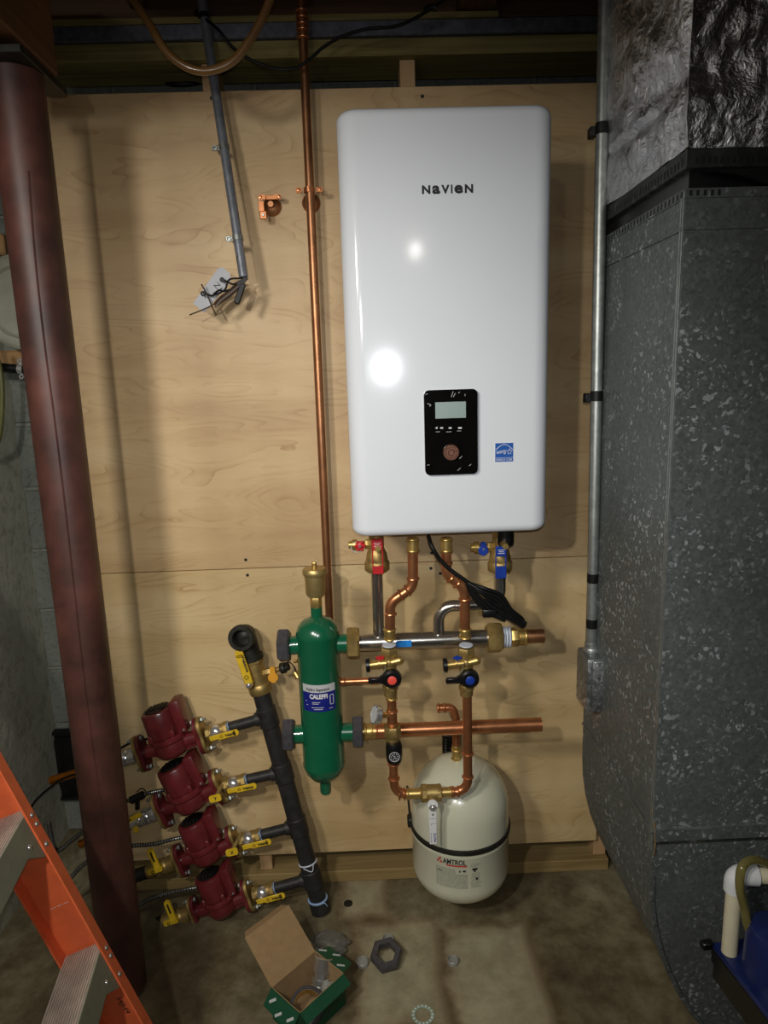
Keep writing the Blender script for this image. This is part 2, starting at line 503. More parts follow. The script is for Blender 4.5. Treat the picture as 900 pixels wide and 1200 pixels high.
M = dict(
    ply=plywood((192, 160, 116), (207, 177, 131), (219, 193, 149)), plylow=plywood((200, 172, 122), (213, 186, 137), (224, 199, 154)), floor=concrete_floor(), foil=foil_mat(), galv=galvanised(),
    block=masonry('grey_concrete_block', (116, 121, 112), (142, 146, 136), .003, 85),
    mortar=masonry('mortar', (140, 144, 132), (160, 162, 148), .003, 60),
    parge=masonry('rough_parged_concrete', (172, 172, 152), (208, 208, 188), .006, 26),
    farwall=masonry('far_basement_wall', (110, 106, 98), (130, 126, 118), .003, 30),
    treated=lumber('treated_lumber', (104, 94, 48), (150, 138, 84)),
    pine=lumber('pine_stud', (170, 134, 92), (200, 166, 122), 2),
    bplate=lumber('base_plate_lumber', (126, 104, 60), (158, 134, 86)),
    joist=lumber('dark_floor_joist', (70, 48, 30), (104, 76, 50)),
    joisty=lumber('dark_joist_along', (78, 52, 32), (112, 80, 52), 1),
    beam=lumber('brown_beam', (84, 56, 30), (116, 80, 46), 1),
    sill=mat('grey_sill_steel', (104, 108, 118), .5, .5, .25, 60),
    whitep=mat('white_gloss_enamel', (222, 226, 231), .11, 0, .012, 3),
    black=mat('black_plastic', (16, 16, 17), .35, 0, .3, 60),
    blackg=mat('glossy_black_film', (12, 11, 11), .07, 0, .2, 20, coat=.8),
    blackr=mat('black_rubber', (14, 14, 15), .5, 0, .3, 60, spec=.3),
    iron=mat('black_iron_pipe', (46, 45, 44), .5, .2, .35, 40, bmp=.0005),
    castiron=mat('dark_cast_iron', (52, 52, 46), .5, .6, .3, 60, bmp=.0008),
    nutd=mat('dark_steel_nut', (88, 86, 90), .38, .45, .2, 80),
    brass=mat('brass', (214, 182, 110), .36, .85, .14, 60),
    brassd=mat('dull_brass', (176, 150, 92), .46, .75, .25, 45, bmp=.0004),
    ventb=mat('satin_brass', (186, 162, 106), .44, .75, .08, 60),
    copper=mat('copper', (208, 139, 94), .3, .85, .14, 35),
    copperd=mat('aged_copper', (168, 118, 82), .38, .85, .25, 14),
    coppero=mat('bright_orange_copper', (214, 132, 44), .25, 1, .1, 40),
    steel=mat('stainless_steel', (190, 186, 178), .23, .96, .06, 60),
    chrome=mat('bright_chrome', (226, 226, 226), .24, .85, .05, 60),
    zinc=mat('zinc_conduit', (160, 164, 160), .42, .8, .2, 50),
    zincd=mat('dull_conduit', (134, 138, 146), .4, .5, .2, 50),
    boxz=galvanised('galvanised_box', 120, (150, 154, 154), (190, 192, 192), .7, .38, .85),
    green=mat('green_enamel', (18, 92, 62), .24, 0, .08, 20, coat=.7),
    labelb=mat('blue_label', (24, 34, 120), .4, 0, .1, 40),
    labelw=mat('white_print', (222, 222, 220), .5, 0, .03, 40),
    labelg=mat('grey_label', (190, 192, 192), .5, 0, .03, 40),
    ink=mat('black_ink', (26, 26, 30), .6, 0, .1, 40),
    inkg=mat('grey_ink', (120, 120, 108), .6, 0, .2, 80),
    redp=mat('red_print', (190, 44, 34), .5, 0, .08, 40),
    redh=mat('red_handle', (186, 34, 40), .4, 0, .12, 40),
    redb=mat('coral_red_button', (236, 84, 70), .4, 0, .05, 40),
    blueh=mat('blue_handle', (22, 56, 150), .4, 0, .15, 40),
    bluet=mat('blue_tape', (36, 138, 226), .5, 0, .1, 40),
    blues=mat('blue_sticker', (18, 82, 166), .4, 0, .08, 40),
    ptfe=mat('thread_tape', (206, 214, 226), .6, 0, .12, 90, bmp=.0006),
    tank=mat('almond_tank_enamel', (204, 204, 180), .24, 0, .02, 8, coat=.5),
    pump=mat('burgundy_pump_enamel', (98, 31, 34), .36, 0, .16, 26, coat=.35, bmp=.0005),
    post=mat('red_oxide_paint', (68, 40, 34), .5, 0, .35, 8, c2=(94, 56, 47), bmp=.0012),
    yellow=mat('yellow_vinyl', (222, 184, 40), .42, 0, .12, 40),
    yellowo=mat('orange_yellow_handle', (226, 160, 50), .4, 0, .12, 40),
    orange=mat('orange_fibreglass', (222, 104, 60), .42, 0, .1, 24, bmp=.0004),
    alu=mat('worn_aluminium_step', (196, 182, 168), .5, .25, .14, 30),
    alud=mat('grey_green_aluminium', (134, 136, 118), .5, .3, .1, 30),
    pvc=mat('cream_pvc', (214, 206, 176), .4, 0, .04, 30),
    pvcw=mat('white_pvc_elbow', (216, 218, 218), .35, 0, .03, 30),
    tubey=mat('clear_amber_tubing', (150, 140, 84), .12, 0, .1, 20, trans=.55, ior=1.35),
    navy=mat('dark_blue_plastic', (26, 38, 88), .36, 0, .15, 30),
    hose=mat('brown_hose', (112, 80, 42), .3, 0, .2, 20, coat=.4),
    card=mat('brown_cardboard', (152, 124, 86), .85, 0, .08, 50),
    cardg=mat('green_printed_card', (16, 72, 46), .5, 0, .08, 40),
    plastic=mat('clear_plastic', (224, 226, 224), .12, 0, .04, 20, trans=.93, ior=1.3),
    cap=mat('translucent_cap', (190, 190, 180), .3, 0, .05, 30, trans=.5, ior=1.3),
    screen=mat('grey_green_lcd', (140, 158, 152), .3, 0, .04, 10),
    knob=mat('bronze_knob', (120, 82, 66), .35, .6, .3, 120, bmp=.0006),
    icon=mat('pale_icons', (200, 205, 205), .4, 0, .05, 30),
    tag=mat('grey_card_tag', (176, 178, 182), .6, 0, .05, 30),
    bronze=mat('brown_wire', (70, 54, 40), .5, .2, .3, 40),
    sealant=mat('brown_sealant', (112, 90, 58), .6, 0, .2, 40),
    paleb=mat('pale_blue_tape', (150, 178, 214), .5, 0, .1, 60),
    steelf=mat('machined_steel', (212, 212, 208), .28, .88, .05, 40),
    tan=mat('tan_foam', (150, 116, 74), .8, 0, .2, 20),
    capg=mat('grey_plastic_cover', (148, 148, 132), .28, 0, .16, 14, coat=.4),
    canvas=mat('black_canvas', (26, 26, 26), .35, 0, .35, 30),
    collar=galvanised('dull_collar_steel', 80, (74, 76, 72), (110, 112, 108), .9, .5, .7),
    washer=mat('pale_green_gasket', (146, 168, 146), .6, 0, .2, 60),
    olive=mat('olive_hose', (96, 96, 48), .5, 0, .2, 20),
    mcable=mat('armoured_cable', (150, 150, 146), .35, .8, .2, 60),
    pink=mat('pink_insulation', (150, 84, 84), .8, 0, .4, 14),
)

# ------------------------------------------------------------------ the setting
mb = MB().span((-1.4, .55, -.12), (3.2, -5.2, 0))
single('floor', mb, M['floor'], kind='structure', smooth=False)
WB = single('wall_back', MB().span((-1.4, .32, 0), (3.2, .5, 2.72)), M['mortar'], kind='structure', smooth=False)
src = None
for r in range(13):
    for c in range(3 if r < 11 else 5):
        x = -1.30 + c * .406 + (.203 if r % 2 else 0) + .195
        if src is None:
            src = part('block', MB().box((x, .324, r * .203 + .1), (.396, .03, .193), None, .004), M['block'], WB, smooth=False)
            x0_, z0_ = x, r
        else:
            share(src, WB, Mx.Translation((x - x0_, 0, (r - z0_) * .203)))
single('wall_left', MB().span((-1.25, .5, 0), (-1.10, -5.2, 2.72)), M['parge'], kind='structure', smooth=False)
single('wall_right', MB().span((2.9, .5, 0), (3.1, -5.2, 2.72)), M['farwall'], kind='structure', smooth=False)
single('wall_front', MB().span((-1.25, -5.0, 0), (3.1, -5.2, 2.72)), M['farwall'], kind='structure', smooth=False)
CE = single('ceiling', MB().span((-1.4, .5, 2.64), (3.2, -5.2, 2.72)), M['joisty'], kind='structure', smooth=False)
for i, x in enumerate((-.95, -.52, -.115, .29, .70, 1.1, 1.5, 1.9, 2.3)):
    part('joist', MB().span((x - .019, .02, 2.425), (x + .019, -5.0, 2.64)), M['joisty'], CE, smooth=False)
part('rim_board', MB().span((-1.1, .02, 2.392), (2.9, .06, 2.64)), M['joist'], CE, smooth=False)
part('blocking', MB().span((at(540, 5, y=-.06).x, -.06, 2.395), (at(583, 5, y=-.06).x, .02, 2.62)), M['joisty'], CE, smooth=False)

# stud frame
t = thing('stud_frame', 'lumber stud frame behind the plywood, its plates showing above and below the sheets', 'frame', (0, .06, 0))
part('top_plate', MB().span((-.82, -.002, 2.303), (.95, .14, 2.342), .002), M['treated'], t, smooth=False)
part('bottom_plate', MB().span((-.82, 0, 0), (.703, .09, .038), .002), M['bplate'], t, smooth=False)
for x in (-.362, .13, .68):
    part('stud', MB().span((x - .019, .02, .039), (x + .019, .108, 2.302), .0015), M['pine'], t, smooth=False)
single('steel_strip', MB().span((-.82, -.012, 2.343), (.95, .10, 2.376), .001), M['sill'],
       'bluish grey steel strip lying along the top of the stud frame', 'strip')
single('sill_board', MB().span((-.82, -.014, 2.377), (at(583, 24, y=0).x, .10, 2.391), .001), M['treated'],
       'thin yellowish lumber edge between the grey steel strip and the dark joists', 'board')
# pink insulation bulging in the gap
mb = MB()
mb.box((.45, .27, 2.24), (.62, .09, .16), None, .03, 2)
single('insulation_batt', mb, M['pink'], 'dull pink insulation seen in the gap above the right end of the plywood', 'insulation')

# plywood
ZT, ZS, ZB = 2.2329, 1.0137, .1052
for nm, z0, z1, lb in (('upper', ZS + .001, ZT, 'tall upper sheet of maple plywood on the wall behind the white boiler'),
                       ('lower', ZB, ZS - .001, 'lower sheet of maple plywood behind the pumps and pipes')):
    t = thing('plywood_sheet', lb, 'plywood', (-.07, .009, z0))
    part('panel', MB().span((-.80, 0, z0), (.662, .018, z1), .0012), M['ply' if nm == 'upper' else 'plylow'], t, smooth=False)
    sc = [(248, 115), (495, 113)] if nm == 'upper' else [(290, 674), (505, 666), (516, 672)]
    sc += [(288, 656), (506, 648)] if nm == 'upper' else []
    for px, py in sc:
        p = at(px, py, y=0)
        part('screw', MB().cyl((p.x, -.0012, p.z), (p.x, .004, p.z), .0045, 12), M['ink'], t)
p = at(522, 111, y=0)
# ------------------------------------------------------------------ beam and column
t = thing('overhead_beam', 'dark brown beam overhead resting on the red steel post', 'beam', (-.70, -1.5, 2.16))
part('web', MB().span((-.78, -.26, 2.165), (-.622, -4.9, 2.42), .004), M['beam'], t, smooth=False)
part('bottom_flange', MB().span((-.80, -.5, 2.157), (-.64, -4.9, 2.164)), M['castiron'], t, smooth=False)
t = thing('steel_post', 'round red-painted steel post standing left of the plywood', 'post', (-.674, -.346, 0))
part('shaft', MB().lathe([(0, .012), (.0525, .012), (.0525, 2.138), (0, 2.138)], Mx.Translation((-.674, -.346, 0)), 48), M['post'], t)
part('cap_plate', MB().span((-.735, -.435, 2.139), (-.618, -.235, 2.153), .001), M['castiron'], t, smooth=False)
seam = [at(px, py, y=-.346 - .048) for px, py in ((33, 200), (41, 300), (52, 400), (65, 500), (77, 600), (88, 700), (98, 790), (112, 900), (126, 1000), (134, 1080))]
q = MB()
sm = []
for p in seam:
    d_ = V((p.x + .674, p.y + .346, 0)).normalized() * .0525
    sm.append(V((-.674 + d_.x, -.346 + d_.y, p.z)))
part('weld_seam', MB().tube(sm, .0022, 6, spline=True), M['post'], t)

# ------------------------------------------------------------------ boiler
BX0, BX1, BY0, BY1, BZ0, BZ1 = -.043, .398, -.376, -.03, 1.1775, 2.056


def casing():
    m = MB()
    cx, cy = (BX0 + BX1) / 2, (BY0 + BY1) / 2
    def loop(inset, z):
        pts = []
        w_ = (BX1 - BX0) / 2 - inset; d_ = (BY1 - BY0) / 2 - inset
        rf = max(.042 - inset, .004); rb = max(.014 - inset, .003)
        # front corners (toward -y) are generously rounded
        for sx, sy, a0, r in ((1, 1, 0, rb), (-1, 1, 90, rb), (-1, -1, 180, rf), (1, -1, 270, rf)):
            for i in range(11):
                a = math.radians(a0 + 9 * i)
                pts.append((cx + sx * (w_ - r) + r * math.cos(a), cy + sy * (d_ - r) + r * math.sin(a), z))
        return pts
    rows = []
    R_ = .02
    for i in range(8):
        a = PI / 2 * i / 7; rows.append(loop(R_ * (1 - math.sin(a)), BZ0 + R_ * (1 - math.cos(a))))
    for i in range(8):
        a = PI / 2 * i / 7; rows.append(loop(R_ * (1 - math.cos(a)), BZ1 - R_ * (1 - math.sin(a))))
    n = len(rows[0]); vs = [p for r in rows for p in r]; fs = []
    for i in range(len(rows) - 1):
        for k in range(n):
            fs.append([i * n + k, i * n + (k + 1) % n, (i + 1) * n + (k + 1) % n, (i + 1) * n + k])
    fs.append(list(range(n))[::-1]); fs.append([len(vs) - n + k for k in range(n)])
    m.add(vs, fs)
    return m


t = thing('wall_boiler', 'tall glossy white wall-hung boiler with a black control panel', 'boiler', ((BX0 + BX1) / 2, -.02, BZ0))
part('casing', casing(), M['whitep'], t, ang=50)
part('mounting_bracket', MB().span((.03, -.032, 1.95), (.33, -.001, 2.0)), M['zinc'], t, smooth=False)
YF = BY0
# logo
lg = MB()
a0 = at(494.5, 227, y=YF); a1 = at(554.5, 225, y=YF); top_ = at(494.5, 216.7, y=YF)
ux = V((a1.x - a0.x, 0, 0)); W_ = ux.length; H_ = top_.z - a0.z
for ch, f0, f1 in (('N', 0, .165), ('a', .20, .355), ('V', .375, .54), ('I', .565, .597), ('e', .63, .80), ('N', .835, 1.0)):
    text(lg, ch, (a0.x + f0 * W_, YF, a0.z + .0), (1, 0, 0), (0, 0, 1), (f1 - f0) * W_, H_, .0005, None, .045)
part('logo', lg, M['ink'], t, smooth=False)
# control panel
c = at(528, 506.5, y=YF); pw = at(559, 506, y=YF).x - at(497, 506, y=YF).x; ph = at(528, 457, y=YF).z - at(528, 556, y=YF).z
Mf = fr((c.x, YF - .009, c.z), (0, 1, 0), (1, 0, 0)) @ Mx.Rotation(PI, 4, 'X') @ Mx.Translation((0, 0, 0))
def front(cx, cz, y): return fr((cx, y, cz), (0, -1, 0), (1, 0, 0))
cp = part('control_panel', MB().rrect(pw, ph, .011, .010, front(c.x, c.z, YF)), M['blackg'], t, 'glossy black control panel with film left on')
d = at(528, 480.5, y=YF - .01)
part('display', MB().rrect(.0655, .0345, .001, .0012, front(d.x, d.z, YF - .0100)), M['screen'], cp, 'grey green display')
k = at(528.5, 530, y=YF - .01)
part('knob', MB().lathe([(0, .0), (.0175, 0), (.0175, .006), (.0155, .0085), (.0125, .0085), (.0115, .007), (.0075, .007), (.006, .0092), (0, .0092)], front(k.x, k.z, YF - .010), 32), M['knob'], cp, 'bronze control knob')
ic = MB()
for i, px in enumerate((511.5, 517.5, 527.5, 539)):
    q = at(px, 501.5, y=YF - .01)
    if i == 0: ic.prism([(-.003, 0), (.002, -.003), (.002, .003)], .0006, front(q.x, q.z, YF - .010))
    else: ic.rrect(.0065 if i < 3 else .008, .0035, .001, .0006, front(q.x, q.z, YF - .010))
for px, py, w_ in ((513, 506, .009), (526, 506, .011), (538, 505, .009)):
    q = at(px, py, y=YF - .01); ic.rrect(w_, .0007, .0003, .0005, front(q.x, q.z, YF - .010))
part('button_icons', ic, M['icon'], cp, smooth=False)
random.seed(8)
for px, py, a, L_ in ((530, 462, 70, .012), (532.5, 463, 60, .009), (545, 463, 90, .004), (538, 460, 30, .004), (503, 474, 150, .010), (504, 475, 80, .006), (500, 462, 20, .005), (538, 550, 40, .009), (540, 536, 45, .008), (522, 524, 60, .006), (551, 545, 40, .006), (502, 545, 10, .005)):
    q = at(px, py, y=YF - .0104)
    d_ = V((math.cos(math.radians(a)), 0, math.sin(math.radians(a)))) * L_ / 2
    part('film_crease_glint', MB().tube([(q.x - d_.x, YF - .0102, q.z - d_.z), (q.x, YF - .0112, q.z + .0004), (q.x + d_.x, YF - .0102, q.z + d_.z)], .0006, 6, spline=True), M['labelg'], cp)  # film creases coloured pale to paint the highlights on the film
# energy sticker
c = at(590.8, 530, y=YF)
sw, sh = .0415, .0425
st = part('energy_sticker', MB().rrect(sw, sh, .0006, .0005, front(c.x, c.z, YF)), M['labelw'], t, 'square blue and white energy sticker', smooth=False)
part('blue_field', MB().rrect(sw - .002, .0315, .0003, .0004, front(c.x, c.z + .0045, YF - .0005)), M['blues'], st, smooth=False)
part('blue_strip', MB().rrect(sw - .002, .0085, .0003, .0004, front(c.x, c.z - .0162, YF - .0005)), M['blues'], st, smooth=False)
ew = MB()
yy = YF - .0010
ew.tube([(c.x - .0185 + .037 * i / 12, yy, c.z - .0015 + .0185 * math.sin(PI * (.12 + .76 * i / 12))) for i in range(13)], .0007, 6)
text(ew, 'energy', (c.x - .0165, yy, c.z - .0035), (1, 0, .15), (-.1, 0, 1), .022, .009, .0002)
star = [(c.x + .0115 + .0062 * math.sin(2 * PI * i / 10) * (1 if i % 2 == 0 else .45), yy, c.z + .001 + .0068 * math.cos(2 * PI * i / 10) * (1 if i % 2 == 0 else .45)) for i in range(11)]
ew.tube(star, .0006, 5)
text(ew, 'ENERGY STAR', (c.x - .0175, yy, c.z - .0187), (1, 0, 0), (0, 0, 1), .035, .0052, .0002)
part('printing', ew, M['labelw'], st, smooth=False)
# connections under the casing
for px, r in ((543, .011), (566, .010), (505, .008)):
    p = at(px, 626, y=-.2)
    part('connection_stub', MB().hexa((p.x, -.2, BZ0 + .01), (p.x, -.2, BZ0 - (.03 if px == 543 else .02)), r), M['brassd'], t)

# ------------------------------------------------------------------ pipework
YM, YC = -.24, -.30


def stub(mb, a, b, r): mb.cyl(a, b, r)


def press_ring(mb, p, d, r):
    mb.ring(fr(p, d), r + .0006, .0021, 24, 8)


def coupling(p0, p1, r, parent, m='copper', name='press_coupling'):
    """press fitting: sleeve with a swollen ring at both ends"""
    p0 = V(p0); p1 = V(p1); d = p1 - p0
    q = MB().cyl(p0, p1, r + .0009)
    for f in (.12, .88): press_ring(q, p0 + d * f, d, r + .0008)
    return part(name, q, M[m], parent)


# steel manifold between separator and loop end
pl = at(405, 754, y=YM); pr = at(600, 746, y=YM)
ZM = (pl.z + pr.z) / 2
t = thing('steel_manifold', 'horizontal stainless steel manifold pipe running right from the green separator below the boiler', 'manifold', (.15, YM, ZM - .022))
part('tube', MB().cyl((pl.x + .02, YM, ZM), (at(578, 748, y=YM).x, YM, ZM), .0212, 28), M['steel'], t)
nx0, nx1 = at(407, 755, y=YM).x, at(421.5, 755, y=YM).x
part('union_nut', MB().hexa((nx0, YM, ZM), (nx1, YM, ZM), .041, 6, PI / 6), M['brassd'], t, 'left brass union nut')
nx0, nx1 = at(570.5, 748, y=YM).x, at(588, 748, y=YM).x
part('union_nut', MB().hexa((nx0, YM, ZM), (nx1, YM, ZM), .039, 6, PI / 6), M['brassd'], t, 'right brass union nut')
x1 = at(598, 748, y=YM).x
q = MB()
for i in range(6): q.ring(fr((nx1 + (x1 - nx1) * (i + .5) / 6, YM, ZM), (1, .1 * (-1) ** i, 0)), .021 + .003 * (i % 2), .0028, 24, 6)
part('thread_tape', q, M['ptfe'], t, 'white thread tape')
x2 = at(617, 748, y=YM).x; x3 = at(637, 748, y=YM).x
q = MB().hexa((x1, YM, ZM), ((x1 + x2) / 2, YM, ZM), .023, 6); q.cyl(((x1 + x2) / 2, YM, ZM), (x2, YM, ZM), .0195)
press_ring(q, (x2 - .004, YM, ZM), (1, 0, 0), .0195)
part('press_adapter', q, M['brass'], t)
part('copper_end', MB().pipe((x2 - .002, YM, ZM), (x3, YM, ZM), .0172), M['copperd'], t, 'short open copper end')
bt0, bt1 = at(463.6, 750, y=YM).x, at(481.6, 750, y=YM).x
part('tape', MB().box(((bt0 + bt1) / 2, YM - .0212, ZM + .001), (bt1 - bt0, .0014, .017), None, .0004), M['bluet'], t, 'strip of bright blue tape')
# risers
xa = at(442.5, 700, y=YM).x
q = part('riser', MB().cyl((xa, YM, ZM + .012), (xa, YM, at(442, 668, y=YM).z), .0142, 24), M['steel'], t, 'straight riser')
part('weld_bead', MB().ring(fr((xa, YM, ZM + .0165), (0, 0, 1)), .0146, .0025), M['steel'], q)
xb = at(514, 730, y=YM).x; zb = at(540, 709.5, y=YM).z; xc = at(586, 690, y=YM).x
q = part('riser', MB().tube([(xb, YM, ZM + .012), (xb, YM, zb), (xc, YM, zb), (xc, YM, at(586, 672, y=YM).z)], .0142, 24, .04, 9), M['steel'], t, 'S-bent riser')
part('weld_bead', MB().ring(fr((xb, YM, ZM + .0165), (0, 0, 1)), .0146, .0025), M['steel'], q)


# boiler shut-off valves with red and blue levers
def lever_valve(px, col, hcol, label, side_px):
    x = at(px, 650, y=YM).x
    zt = BZ0 + .005; zn0 = at(px, 669, y=YM).z; zn1 = at(px, 657.5, y=YM).z
    t = thing('boiler_valve', label, 'valve', (x, YM, zn0))
    b = MB().cyl((x, YM, zn1 - .003), (x, YM, zt + .02), .0185, 20)
    b.lathe([(.0, 0), (.026, 0), (.027, .004), (.024, .022), (.0185, .034), (0, .034)], Mx.Translation((x, YM, zn1)), 20)
    part('body', b, M['brassd'], t)
    part('union_nut', MB().hexa((x, YM, zn0), (x, YM, zn1 + .002), .0305, 8), M['brassd'], t)
    part('stem', MB().hexa((x + .003, YM - .018, (zn1 + zt) / 2 - .004), (x + .003, YM - .052, (zn1 + zt) / 2 - .004), .0085), M['brass'], t)
    yl = YM - .046
    h0 = at(px, 673 if col == 'redh' else 678, y=yl).z; ha = at(px, 663.5, y=yl).z; hb = at(px, 645 if col == 'redh' else 652, y=yl).z; h1 = at(px, 631 if col == 'redh' else 640, y=yl).z
    xs = at(px + 1, 650, y=yl).x
    q = MB().box((xs, yl, (h0 + ha) / 2), (.0265, .005, ha - h0), None, .0015)
    q.box((xs, yl - .002, (hb + h1) / 2), (.0265, .005, h1 - hb), None, .0015)
    for s_ in (-1, 1): q.box((xs + s_ * .0118, yl + .001, (ha + hb) / 2), (.003, .005, hb - ha + .004), None, .0008)
    L_ = part('lever', q, M[col], t, hcol + ' lever')
    tx = MB()
    for i in range(3): tx.box((xs, yl - .005, (hb + h1) / 2 + .004 - .004 * i), (.016 - .004 * (i == 1), .0004, .0012))
    part('lever_marks', tx, M['labelw'], L_, smooth=False)
    # side drain with round handle
    zz = at(side_px, 638, y=YM).z if col == 'redh' else at(side_px, 641, y=YM).z
    sx = at(side_px, 640, y=YM).x
    q = MB().cyl((x - .01, YM, zz), (sx - .012, YM, zz), .0075, 14); q.hexa((sx + .012, YM, zz), (sx + .026, YM, zz), .012)
    q.cyl((sx - .02, YM, zz), (sx - .008, YM, zz), .0135, 16); q.cyl((sx - .028, YM, zz), (sx - .018, YM, zz), .009, 14)
    part('side_port', q, M['brass'], t)
    h = MB()
    if col == 'redh':
        h.lathe([(0, 0), (.011, 0), (.012, .003), (.009, .006), (0, .0075)], fr((sx, YM - .012, zz), (0, -1, 0)), 20)
        for i in range(6):
            a = PI / 3 * i; h.ball((sx + .0105 * math.cos(a), YM - .016, zz + .0105 * math.sin(a)), .004, 8)
        q = MB().ring(fr((sx - .008, YM - .01, zz - .004), (0, 1, .1)), .0135, .0009, 20, 6)
        part('tether', q, M['labelg'], t)
    else:
        h.rrect(.013, .034, .005, .006, front(sx, zz, YM - .014)); h.lathe([(0, 0), (.0125, 0), (.0125, .006), (.01, .008), (0, .008)], front(sx, zz - .004, YM - .013), 20)
        h2 = at(591, 631, y=YM)
        part('relief_cap', MB().cyl((h2.x, YM - .005, h2.z - .012), (h2.x, YM - .005, BZ0 + .01), .0225, 20).ball((h2.x, YM - .005, h2.z - .012), .0222, 14, (1, 1, .35)), M['black'], t, 'round black cap')
    hh = part('side_handle', h, M[col], t, hcol + ' side handle')
    part('handle_screw', MB().cyl((sx, YM - .02, zz), (sx, YM - .0235, zz), .003, 10), M['chrome'], hh)


lever_valve(441.5, 'redh', 'red', 'brass boiler valve with a flat red lever above the straight steel riser', 422)
lever_valve(586, 'blueh', 'blue', 'brass boiler valve with a flat blue lever above the bent steel riser', 565)

# copper lines dropping from the boiler
R1 = .0123


def copper_drop(pts, rings, label, y=YC):
    P_ = [at(a, b, y=y) for a, b in pts]
    t = thing('copper_drop', label, 'pipe', (P_[-1].x, y, P_[-1].z), 'copper drops from the boiler')
    part('tube', MB().tube(P_, R1, 20, .035, 7), M['copper'], t)
    p = at(pts[0][0], rings[0][1], y=y)
    coupling((P_[0].x, y, P_[0].z), (P_[0].x, y, at(pts[0][0], 647, y=y).z), R1, t, 'brass')
    for (a, b, dx, dz) in rings[1:]:
        part('press_ring', MB().ring(fr(at(a, b, y=y), (dx, 0, dz)), R1 + .0008, .0026, 24, 8), M['copper'], t)
    e = P_[-1]
    z1 = at(pts[-1][0], 736, y=y).z
    coupling((e.x, y, e.z), (e.x, y, z1), R1, t, 'brass')
    return e


eA = copper_drop([(483.5, 630), (484, 688), (457, 706), (457, 750)], [(484, 636), (484, 678, 0, 1), (477.5, 692, 1, .6), (470, 697, 1, .6), (457.5, 719, 0, 1)],
                 'copper line from the boiler stepping left above the red-button valve')
eB = copper_drop([(523, 630), (523, 672), (544.5, 690), (545, 748)], [(523, 636), (523, 660, 0, 1), (528, 677, -1, .8), (536, 683, -1, .8), (545, 702, 0, 1)],
                 'copper line from the boiler stepping right above the blue-button valve')


def purge_valve(cx, cy, btn, label):
    """black quarter-turn handle with coloured button, side hose port with black cap"""
    y = YC
    o = at(cx, cy, y=y); s_ = (o - CAM).length * .955 / F_PX
    k = lambda dx, dy: V((o.x + dx * .00192, y, o.z - dy * .00205 + dx * .00006))
    t = thing('purge_valve', label, 'valve', k(0, 12))
    q = MB().hexa(k(0, -24), k(0, -34), .0215, 6, PI / 6); q.cyl(k(0, 12), k(0, -26), .0165, 18)
    q.cyl(k(0, 10), k(0, 27), .0162, 18); q.hexa(k(0, 13), k(0, 20), .019)
    q.ball(k(0, -16), .019, 14)
    part('body', q, M['brassd'], t)
    q = MB().lathe([(0.0, 0), (.0160, 0), (.0168, .0015), (.0160, .003), (0, .003)], fr(k(0, -36), (0, 0, 1)), 20)
    part('thread_tape', q, M['ptfe'], t)
    yv = V((0, -.012, 0))
    q = MB().cyl(k(-4, -17) + yv, k(-24, -16) + yv, .0098, 16); q.cyl(k(-12, -17) + yv, k(-15, -17) + yv, .0115, 16); q.cyl(k(-22, -16) + yv, k(-26, -16) + yv, .011, 16)
    q.cyl(k(2, -17) + yv, k(12, -19) + yv, .0085, 16, .0095).ball(k(12.5, -19) + yv, .0098, 14)
    part('hose_port', q, M['brass'], t)
    part('hose_cap', MB().cyl(k(-25, -16) + yv, k(-30, -16) + yv, .017, 18), M['black'], t, 'black hose cap')
    pts = [k(-29, -12) + yv * 2, k(-30, -8) + yv * 1.9, k(-25, -4) + yv * 1.7, k(-15, -4) + yv * 1.7, k(-7, -9) + yv * 1.7, k(-6, -15) + yv * 1.8]
    part('cap_tether', MB().tube(pts, .0010, 8, spline=True), M['capg'], t)
    h = MB().lathe([(0, 0), (.0215, 0), (.0235, .004), (.0225, .016), (.018, .02), (.0, .02)], fr(k(2, 0) + V((0, -.016, 0)), (0, -1, 0), (1, 0, 0)), 28)
    h.box(k(-18, 1) + V((0, -.026, 0)), (.038, .009, .0150), None, .003)
    h.prism([(-.030, -.0068), (-.030, .0068), (-.004, .020), (-.004, -.020)], .008, fr(k(2, .5) + V((0, -.022, 0)), (0, -1, 0), (1, 0, 0)))
    hh = part('handle', h, M['black'], t, 'black lever handle pointing left')
    part('button', MB().lathe([(0, 0), (.0108, 0), (.0108, .002), (.009, .003), (0, .003)], fr(k(2, 0) + V((0, -.036, 0)), (0, -1, 0)), 24), M[btn], hh, ('coral red' if btn == 'redb' else 'blue') + ' button')
    q = MB().rrect(.02, .006, .002, .004, front((k(-12, -25)).x, k(0, -24).z, y - .012))
    q.rrect(.006, .012, .002, .004, front((k(-12, -25)).x, k(0, -24).z, y - .013))
    part('drain_key', q, M['redh' if btn == 'redb' else 'blueh'], t, ('red' if btn == 'redb' else 'blue') + ' drain key')
    return k


kA = purge_valve(457, 790, 'redb', 'brass purge valve whose black handle has a red button')
kB = purge_valve(546.5, 790, 'blueh', 'brass purge valve whose black handle has a blue button')

